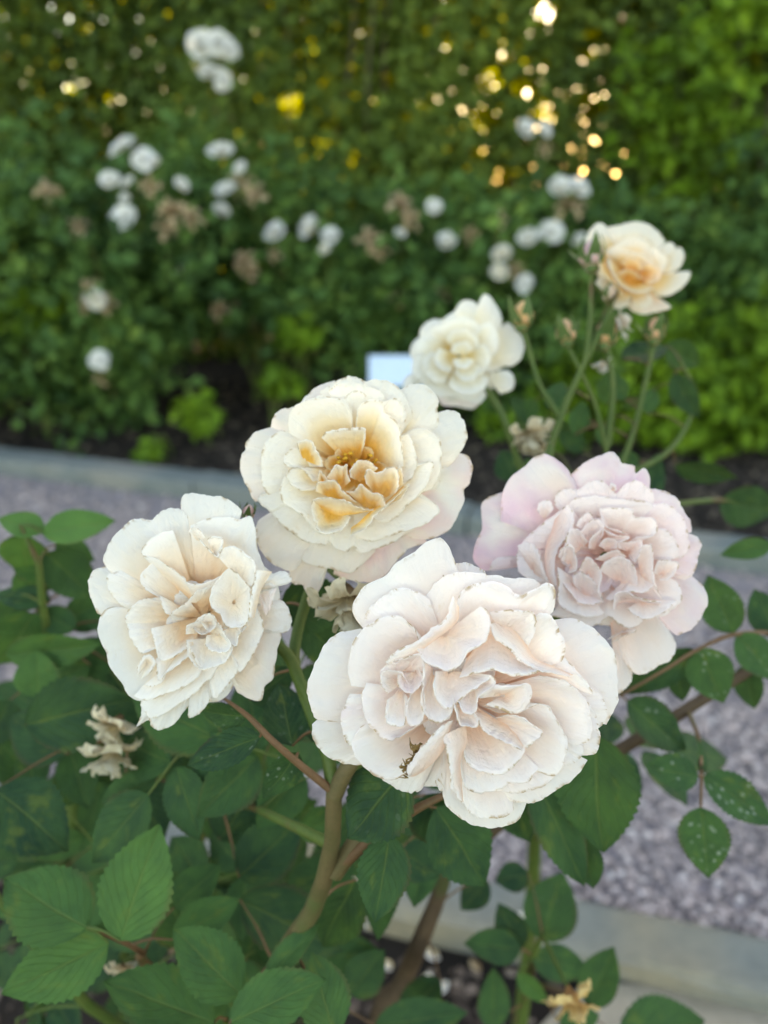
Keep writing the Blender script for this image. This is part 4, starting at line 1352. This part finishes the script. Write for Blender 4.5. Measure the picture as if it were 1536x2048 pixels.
S2 = .54
stem(second, [BASE2 + np.array([0, 0, -.03]), BASE2 + np.array([.0, -.04, .35]), P(1092, 1060, .55), P(1098, 920, .54), P(1118, 832, .532), P(1165, 745, .53), P(1181, 640, .525), P(1184, 540, .522)],
     [.009, .008, .0036, .003, .0025, .0021, .0018, .0015], G, 'cane', 12)
stem(second, [P(1118, 832, .532), P(1078, 765, .53), P(1048, 660, .528)], [.0021, .0017, .0014], G)
stem(second, [P(1172, 720, .53), P(1212, 640, .53), P(1225, 600, .535), back(roseF)], [.0022, .0021, .002, .002], G)
stem(second, [P(1096, 1010, .548), P(1210, 965, .55), P(1196, 830, .54), P(1160, 740, .53), P(1135, 690, .53)], [.0024, .002, .0017, .0015, .0013], G)
stem(second, [P(1215, 890, .547), P(1226, 780, .54), P(1215, 695, .535)], [.0026, .002, .0017], G)
stem(second, [P(1230, 955, .55), P(1262, 880, .555), P(1288, 780, .55), P(1308, 685, .545)], [.0026, .0022, .002, .0016], G)
stem(second, [P(1092, 1060, .55), P(1040, 930, .545), P(992, 805, .54), back(roseE)], [.003, .0026, .0024, .0022], G)
stem(second, [P(1230, 960, .55), P(1340, 900, .57), P(1390, 800, .58), P(1360, 720, .57)], [.0024, .002, .0016, .0012], G)
stem(second, [P(1096, 960, .545), P(1280, 1010, .58), P(1440, 1000, .62), P(1560, 1010, .66)], [.0026, .0022, .002, .0016], G)


# ------------------------------------------------------------------ buds, spent blooms
def lathe(c, axis, prof, ns=12, groove=0.0, twist=0.0):
    q = Vector(axis).normalized().to_track_quat('Z', 'Y').to_matrix()
    qm = np.array(q)
    V = []
    for i, (r_, z) in enumerate(prof):
        for k in range(ns):
            a = 2 * math.pi * k / ns + twist * i
            rr = r_ * (1 + groove * math.sin(3 * a + i * .6))
            V.append(c + qm @ np.array([rr * math.cos(a), rr * math.sin(a), z]))
    return np.array(V), grid_faces(ns, len(prof), True)


def bud(bush, x, y, d, hpx, mat, axis=None, openness=.0):
    s = hpx / FPX * d
    ax = np.array(axis if axis is not None else UP * .9 + RIGHT * random.uniform(-.25, .25))
    ax = ax / np.linalg.norm(ax)
    c = P(x, y, d)
    o_ = c - ax * s * .5
    prof = [(.001, -.05), (.16, 0), (.22, .10), (.20, .18), (.30, .26), (.37, .42), (.35, .6), (.25, .8), (.10, .95), (.01, 1.0)]
    V, F = lathe(o_, ax, [(a * s, b * s) for a, b in prof], 14, .06, .12)
    UVv = np.column_stack([np.tile(np.linspace(0, 1, 14), len(prof)), np.repeat(np.linspace(.0, .55, len(prof)), 14)])
    b_ = mesh_obj('bud', V, F, mat, bush, o_, uv=UVv)
    b_['tint'] = .6
    V, F = lathe(o_, ax, [(a * s * 1.06, b * s) for a, b in prof[:4]], 12)
    mesh_obj('hip', V, F, M['sepal'], b_, o_)
    qm = np.array(Vector(ax).to_track_quat('Z', 'Y').to_matrix())
    for k in range(5):
        a = k * 1.2566 + x
        o2 = qm @ np.array([math.cos(a), math.sin(a), 0]); t2 = qm @ np.array([-math.sin(a), math.cos(a), 0])
        V = []
        fl = .25 * (k % 3)
        for f in np.linspace(0, 1, 6):
            rr = np.interp(f, [0, .3, .6, 1], [.24, .38, .40 + fl * .6, .25 + fl * 1.6]) * s
            zz = (.2 + (.95 - fl * .3) * f) * s
            for wd in (-1, 0, 1):
                V.append(o_ + o2 * (rr + .01 * s - .03 * s * abs(wd)) + ax * zz + t2 * wd * .27 * s * (1 - f) ** .8)
        mesh_obj('sepal', np.array(V), grid_faces(3, 6), M['sepal'], b_, o_)
    return b_


bud(second, 1045, 632, .527, 62, M['rose_peach'])
bud(second, 1133, 665, .53, 56, M['rose_peach'], UP + RIGHT * -.1)
bud(second, 1212, 668, .535, 66, M['rose_peach'], UP + RIGHT * .2)
bud(second, 1310, 662, .544, 56, M['rose_peach'], UP + RIGHT * .15)
bud(second, 1184, 512, .521, 66, M['rose_pink'], UP)
bud(second, 1219, 588, .52, 40, M['rose_cream'], UP - FWD)
bud(front, 496, 1026, .345, 34, M['rose_pink'], UP + RIGHT * .2)


def spent(bush, x, y, d, hpx, axis, seed, mat, name='withered_flower', layers=None, n=1):
    s = hpx / FPX * d
    lay = layers or [(7, .9, .20, 60, -60, 0), (6, .9, .17, 70, 10, .02), (6, .8, .14, 80, 50, .04), (5, .6, .12, 88, 80, .05)]
    V, F, UV = generic_rose(seed, lay)
    r_ = np.random.default_rng(seed)
    V = V + .10 * np.stack([vnoise(V[:, 2] * 9 + V[:, 1] * 7, seed), vnoise(V[:, 0] * 8 + V[:, 2] * 6, seed + 1), vnoise(V[:, 1] * 9 + V[:, 0] * 5, seed + 2)], 1)
    q = np.array(Vector(axis).normalized().to_track_quat('Z', 'Y').to_matrix())
    c = P(x, y, d)
    W = c + (V * s) @ q.T
    o = mesh_obj(name, W, F, mat, bush, c, uv=UV)
    o['tint'] = .3
    return o, c


def join_to(bush, c, rad=.0014, mat=None, sag=.0):
    best, bd = None, 1e9
    for cl_ in STEMPTS[bush.name]:
        dd = np.linalg.norm(cl_ - c, axis=1)
        i = dd.argmin()
        if dd[i] < bd: bd, best = dd[i], cl_[i]
    V, F, _ = tube_geo([c, (c + best) / 2 + np.array([0, 0, sag * bd]), best], [rad * .7, rad, rad * 1.2], 6)
    return V, F, best


for (bu, x, y, d, h, ax, sd_, mt) in [
    (front, 240, 1430, .425, 74, -UP * .7 - RIGHT * .4 - FWD * .3, 51, M['petal_dry']),
    (front, 222, 1478, .43, 88, -UP - FWD * .25, 52, M['petal_dry']),
    (front, 692, 1170, .345, 112, -UP * .9 - FWD * .35 + RIGHT * .12, 53, M['petal_dry']),
    (front, 1135, 1975, .50, 74, -UP * .8 - FWD * .5 + RIGHT * .3, 54, M['petal_gold_dry']),
    (second, 1060, 850, .545, 70, -UP - FWD * .3, 55, M['petal_dry']),
    (second, 1225, 655, .54, 46, UP * .5 + RIGHT * .9 - FWD * .3, 56, M['rose_cream']),
    (second, 1203, 720, .54, 30, -UP + RIGHT * .3, 57, M['rose_cream']),
    (front, 245, 1925, .44, 46, -UP - FWD * .2, 58, M['petal_dry'])]:
    o, c = spent(bu, x, y, d, h, ax, sd_, mt)
    V, F, _ = join_to(bu, c)
    mesh_obj('stalk', V, F, G, bu, c)


# ------------------------------------------------------------------ leaves
def leaflet_mesh(seed):
    r_ = np.random.default_rng(seed)
    nu, nv = 15, 30
    v = np.linspace(0, 1, nv)
    prof = np.sin(np.pi * v ** .80) ** .80 * (1 - .26 * v)
    prof = prof / prof.max()
    prof[0] = .04; prof[-1] = .0
    tipn = np.clip((v - .86) / .14, 0, 1)
    prof = prof * (1 - .42 * tipn * (1 - tipn * .4)) 
    u = np.linspace(-1, 1, nu)
    U, Vv = np.meshgrid(u, v)
    saw = 1 + .055 * np.where(np.arange(nv) % 2 == 0, 1, -.6)[:, None] * (np.abs(U) > .99)
    x = .5 * U * prof[:, None] * saw
    y = Vv + .03 * np.abs(U) * np.sin(np.pi * Vv)
    fold = r_.uniform(.05, .16)
    bend = r_.uniform(-.16, .02)
    z = fold * np.abs(x) * 2 * .5 + bend * (Vv ** 2) + .022 * vnoise(Vv * 5 + U * .6, seed) * np.abs(U) + .012 * vnoise(Vv * 9 - U * 2, seed + 4)
    z += .010 * np.cos(Vv * 8 * 2 * np.pi - np.abs(U) * 7) * np.abs(U) * (1 - np.abs(U)) * 2
    x = x + .05 * vnoise(Vv * 1.3, seed + 9) * Vv
    Vt = np.stack([x, y, z], -1).reshape(-1, 3)
    UV = np.stack([(U + 1) / 2, Vv], -1).reshape(-1, 2)
    return mesh_np('leaflet', Vt, grid_faces(nu, nv), M['leaf'], uv=UV)


LM = [leaflet_mesh(s) for s in range(300, 308)]
NLEAF = 0


def leaflet(parent, base, tip, width, nrm, tone, spots=0.0):
    global NLEAF
    NLEAF += 1
    o = bpy.data.objects.new('leaflet', LM[NLEAF % len(LM)])
    o['tone'] = float(tone)
    o['spots'] = float(spots)
    link(o, parent, base)
    Yv = tip - base
    L = np.linalg.norm(Yv)
    Yv = Yv / L
    n_ = nrm - (nrm @ Yv) * Yv
    n_ /= np.linalg.norm(n_) + 1e-9
    Xv = np.cross(Yv, n_)
    m = Matrix([[Xv[i], Yv[i], n_[i]] for i in range(3)])
    o.rotation_euler = m.to_euler()
    o.scale = (width, L, L * .8)
    return o


def hand_leaf(bush, bx, by, tx, ty, w_, d, dd=0.0, roll=0.0, tone=.3, spots=0.0, stalk=True):
    base, tip = P(bx, by, d), P(tx, ty, d + dd)
    Yv = (tip - base) / np.linalg.norm(tip - base)
    view = -(base - CAM); view /= np.linalg.norm(view)
    n_ = np.array(Matrix.Rotation(R(roll), 3, Vector(Yv)) @ Vector(view))
    V, F, _ = join_to(bush, base, .0007, sag=.12)
    lf = mesh_obj('leaf', V, F, M['red_stem'] if tone < .5 else G, bush, base)
    leaflet(lf, base, tip, w_ / FPX * d, n_, tone, spots)
    return lf


HL = [  # base x,y, tip x,y, width, depth, tip depth change, roll, tone, spots
    (85, 1068, 228, 1034, 82, .47, .01, -35, .80, 0), (88, 1062, -6, 1036, 62, .475, .0, 30, .75, 0), (45, 1068, 50, 1156, 96, .48, .02, 15, .72, 0),
    (92, 1105, 190, 1200, 92, .49, .02, 10, .22, 0), (100, 1206, -14, 1186, 60, .49, .01, 30, .15, 0), (70, 1225, -10, 1340, 110, .49, .02, -10, .45, 0),
    (10, 1310, 200, 1288, 78, .48, -.01, 20, .45, 0), (75, 1395, 70, 1300, 90, .47, .0, -20, .55, 0), (150, 1260, 70, 1215, 60, .5, 0, 10, .3, 0), (160, 1190, 250, 1260, 80, .52, 0, 0, .3, 0),
    (180, 1330, 60, 1370, 84, .5, 0, 10, .4, 0), (230, 1330, 130, 1290, 80, .51, 0, -10, .35, 0), (30, 1190, 110, 1130, 70, .5, 0, 10, .5, 0), (210, 1240, 120, 1220, 70, .52, 0, 10, .3, 0), (-10, 1250, 60, 1180, 60, .5, 0, 0, .4, 0), (95, 1150, 20, 1110, 70, .5, 0, 20, .6, 0), (110, 1090, 190, 1120, 60, .5, .01, -10, .45, 0), (130, 1240, 215, 1200, 66, .51, .01, 10, .35, 0), (60, 1290, 130, 1350, 80, .5, .0, 10, .5, 0),
    (50, 1450, 270, 1400, 150, .43, .01, 10, .12, 0), (-10, 1580, 140, 1700, 140, .43, .0, 0, .10, 0), (130, 1510, 10, 1430, 110, .48, .01, -15, .15, 0), (20, 1400, -30, 1500, 90, .5, 0, 0, .12, 0),
    (312, 1560, 196, 1605, 72, .43, .0, 20, .30, 0), (200, 1420, 300, 1480, 90, .47, 0, 0, .10, 0), (330, 1560, 430, 1520, 90, .47, 0, 0, .16, 0), (250, 1560, 330, 1680, 120, .47, .0, -10, .08, 0),
    (520, 1474, 373, 1530, 80, .333, .006, 24, .10, .55), (492, 1434, 398, 1424, 60, .337, .01, -30, .14, .3), (596, 1506, 528, 1602, 74, .34, -.004, -30, .16, .6), (585, 1492, 556, 1365, 100, .355, .015, 12, .10, .25),
    (650, 1490, 610, 1390, 60, .36, .01, 0, .12, 0), (560, 1210, 705, 1205, 120, .375, .01, 8, .20, 0), (610, 1250, 700, 1330, 90, .40, .01, 0, .22, 0), (500, 1400, 590, 1340, 80, .38, .0, 0, .12, 0),
    (240, 1882, 321, 1648, 152, .382, .012, -14, .55, 0), (175, 1857, 4, 1757, 165, .385, .01, 22, .48, 0), (216, 1886, -4, 1996, 125, .388, -.015, -12, .52, 0),
    (482, 1992, 344, 1858, 122, .385, .005, 14, .40, 0), (345, 1880, 478, 1796, 88, .405, .01, -25, .48, 0), (348, 1815, 438, 1728, 84, .43, .01, -20, .36, 0),
    (428, 2046, 206, 1962, 140, .395, -.006, 20, .42, 0), (458, 2048, 648, 1958, 122, .365, -.005, -22, .45, 0), (668, 2070, 624, 1903, 116, .37, .012, 25, .36, 0), (528, 1966, 638, 1846, 66, .375, .01, -38, .38, 0),
    (478, 1756, 604, 1640, 120, .45, .01, 10, .12, 0), (480, 1800, 690, 1900, 130, .45, .01, -10, .14, 0), (712, 1760, 640, 1900, 118, .42, .02, 10, .16, 0), (595, 1668, 700, 1625, 74, .40, .0, 20, .40, 0), (440, 1680, 520, 1560, 130, .47, .01, 0, .10, 0),
    (812, 1540, 688, 1676, 158, .338, .0, 18, .07, .15), (779, 1670, 748, 1846, 108, .352, -.008, -12, .20, 0), (872, 1616, 976, 1772, 140, .385, .006, -8, .16, 0), (850, 1590, 900, 1700, 110, .40, 0, 0, .10, 0), (800, 1700, 880, 1750, 80, .45, 0, 0, .1, 0),
    (1190, 1470, 1205, 1712, 168, .392, .004, 10, .24, 0), (1060, 1540, 1186, 1782, 112, .405, .004, -24, .20, 0), (1165, 1668, 1186, 1780, 76, .42, .0, 30, .14, 0), (1010, 1560, 1060, 1690, 100, .42, .0, 0, .15, 0),
    (1397, 1553, 1288, 1532, 74, .44, .0, 18, .26, .9), (1408, 1552, 1552, 1648, 82, .445, -.01, -18, .28, .8), (1402, 1615, 1416, 1758, 98, .44, -.012, 6, .36, 1.0), (1404, 1552, 1398, 1476, 26, .45, .01, 50, .22, 0),
    (1255, 1402, 1378, 1502, 88, .455, .01, -20, .18, .5), (1400, 1297, 1446, 1408, 92, .46, -.01, 8, .36, .7), (1468, 1266, 1414, 1150, 84, .465, .01, -10, .32, .3), (1555, 1275, 1512, 1176, 76, .48, .01, 10, .22, 0),
    (1474, 1270, 1556, 1362, 76, .465, -.005, -20, .34, .4), (1352, 1330, 1366, 1404, 56, .47, .0, 30, .12, .5), (1395, 1300, 1236, 1396, 72, .462, .01, -30, .16, 0), (1490, 1330, 1510, 1420, 60, .5, 0, 20, .18, 0), (1545, 1090, 1440, 1110, 44, .5, .01, 10, .4, 0),
    (1056, 1748, 990, 1762, 58, .58, .0, 5, .02, 0), (975, 1760, 922, 1822, 58, .59, .0, 5, .02, 0), (1040, 1900, 1000, 1808, 66, .585, .0, 5, .04, 0),
    (1082, 1882, 1128, 1744, 108, .57, .012, 8, .26, .15), (1042, 1898, 928, 1888, 68, .575, .0, 15, .20, 0), (1066, 1915, 1182, 1945, 70, .58, .0, 10, .22, 0), (1176, 2014, 1226, 1892, 82, .57, .008, -18, .30, 0),
    (985, 2060, 988, 1936, 66, .58, .01, 12, .30, 0), (1235, 2075, 1420, 2046, 125, .56, .01, 12, .22, 0), (1036, 1946, 1098, 2010, 42, .575, .0, 30, .55, 0), (750, 2052, 938, 2030, 80, .52, .0, 10, .16, 0), (700, 1990, 770, 1900, 80, .53, 0, 0, .12, 0),
    (880, 1960, 790, 2050, 70, .55, 0, 0, .12, 0), (1120, 2050, 1200, 2030, 60, .56, 0, 0, .35, 0),
]
for a in HL:
    bx, by, tx, ty, w_, d, dd, ro, tn_, sp = a
    hand_leaf(front, bx, by, tx, ty, w_, d, dd, ro, tn_, sp)
for a in [(1245, 718, 1336, 690, 62, .55, .01, -40, .06, 0), (1348, 748, 1398, 836, 52, .57, .0, 10, .10, 0), (1350, 928, 1480, 966, 60, .585, .01, 40, .08, 0), (1330, 690, 1400, 730, 60, .58, .02, 0, .25, 0), (1440, 1000, 1560, 1030, 90, .62, .03, 10, .18, 0),
          (1290, 1010, 1318, 905, 54, .57, .01, 20, .10, 0), (1215, 930, 1250, 1020, 60, .56, 0, 0, .15, 0), (1100, 820, 1130, 760, 50, .55, .01, 0, .3, 0), (1030, 960, 1000, 900, 60, .57, .01, 0, .12, 0),
          (1250, 800, 1215, 740, 40, .56, .0, 20, .35, 0), (1150, 870, 1170, 800, 46, .55, .0, 20, .4, 0), (1090, 900, 1060, 840, 46, .56, .0, -20, .3, 0)]:
    hand_leaf(second, *a)
r2 = np.random.default_rng(5)
for k in range(16):
    x, y = r2.uniform(1070, 1330), r2.uniform(760, 960)
    a, ln = r2.uniform(0, 6.28), r2.uniform(48, 72)
    hand_leaf(second, x, y, x + ln * math.cos(a), y + ln * math.sin(a), ln * .62, r2.uniform(.555, .62), r2.uniform(-.02, .02), r2.uniform(-30, 30), r2.uniform(.2, .6), 0)

# deeper compound leaves of five leaflets fill the lower part of the bush
REG = [((-40, 1230, 250, 2060), 10, (.48, .66)), ((150, 1480, 560, 1800), 9, (.47, .66)), ((200, 1700, 760, 2060), 14, (.48, .66)), ((420, 1400, 640, 1600), 3, (.42, .55)), ((1180, 1380, 1300, 1500), 1, (.52, .58)), ((860, 1560, 1020, 1720), 2, (.48, .56))]
rr_ = np.random.default_rng(77)
for (x0, y0, x1, y1), cnt, (d0, d1) in REG:
    for k in range(cnt):
        x, y, d = rr_.uniform(x0, x1), rr_.uniform(y0, y1), rr_.uniform(d0, d1)
        b0 = P(x, y, d)
        a = rr_.uniform(0, 6.28)
        dirv = RIGHT * math.cos(a) + UP * math.sin(a) * .8 + FWD * rr_.uniform(-.35, .25)
        dirv /= np.linalg.norm(dirv)
        view = CAM - b0; view /= np.linalg.norm(view)
        nn_ = view * .6 + np.array([0, 0, .8]) + rr_.normal(0, .22, 3)
        nn_ -= (nn_ @ dirv) * dirv; nn_ /= np.linalg.norm(nn_)
        side = np.cross(dirv, nn_)
        sc_l = rr_.uniform(.85, 1.15)
        end = b0 + dirv * .055 * sc_l
        V, F, _ = join_to(front, b0, .0008, sag=.1)
        V2, F2, _ = tube_geo([b0, (b0 + end) / 2 + nn_ * .003, end], [.0009, .0008, .0006], 6)
        V, F = join_geo([(V, F), (V2, F2)])
        lf = mesh_obj('leaf', V, F, G, front, b0)
        tn_ = rr_.uniform(.06, .4)
        for (f, s, ln) in ((.15, -1, .036), (.15, 1, .036), (.62, -1, .043), (.62, 1, .043), (1.0, 0, .05)):
            bb = b0 + (end - b0) * f + side * s * .002
            dv = dirv * (.45 if s else 1) + side * s * .95 + rr_.normal(0, .1, 3)
            dv /= np.linalg.norm(dv)
            leaflet(lf, bb, bb + dv * ln * sc_l - nn_ * .006, ln * sc_l * .66, nn_ + rr_.normal(0, .15, 3), tn_ + rr_.uniform(-.04, .06))

# ------------------------------------------------------------------ fallen petals on the near bed
pm = []
for s in (1, 2):
    Q, F, UV = spoon_petal(0, 1, .55, R(10), R(35), 0, s, 11, 9, .1)
    pm.append(mesh_np('fallen_petal', Q, F, M['rose_cream'], uv=UV))
    pm.append(mesh_np('fallen_petal_tan', Q, F, M['petal_tan'], uv=UV))
for k, (x, y, s, tan) in enumerate([(868, 1898, .026, 0), (838, 1968, .024, 0), (868, 1972, .024, 0), (782, 1924, .018, 0), (1376, 1975, .022, 0), (1430, 1985, .016, 0), (745, 1856, .016, 0), (920, 1884, .02, 1), (1005, 1990, .02, 1),
                                    (665, 1722, .018, 0), (1045, 1855, .022, 0), (960, 1930, .02, 1), (340, 1900, .03, 1), (240, 1940, .03, 0), (480, 1860, .03, 1), (700, 1850, .016, 0), (760, 2010, .02, 1)]):
    on_kerb = (x, y) in ((665, 1722), (1045, 1855))
    g_p = on_ground(x, y, .072 if on_kerb else .014)
    o = bpy.data.objects.new('fallen_petal', pm[(k % 2) * 2 + tan])
    o['tint'] = .2
    link(o, None, g_p)
    o.scale = (s, s, s)
    o.rotation_euler = (random.uniform(-.25, .25), random.uniform(-.25, .25), random.uniform(0, 6.28))
    if tan:
        tag(o, 'browned curled rose petal lying on the bark mulch', 'petal', 'browned petals on the near bed')
    elif on_kerb:
        tag(o, 'pale cream rose petal resting on top of the near stone kerb', 'petal', 'cream petals on the kerb')
    elif x in (1376, 1430):
        tag(o, 'pale cream petal lying between the near kerb and the buff slab', 'petal', 'cream petals by the slab')
    else:
        tag(o, 'pale cream rose petal fallen on the near bed', 'petal', 'cream petals on the near bed')
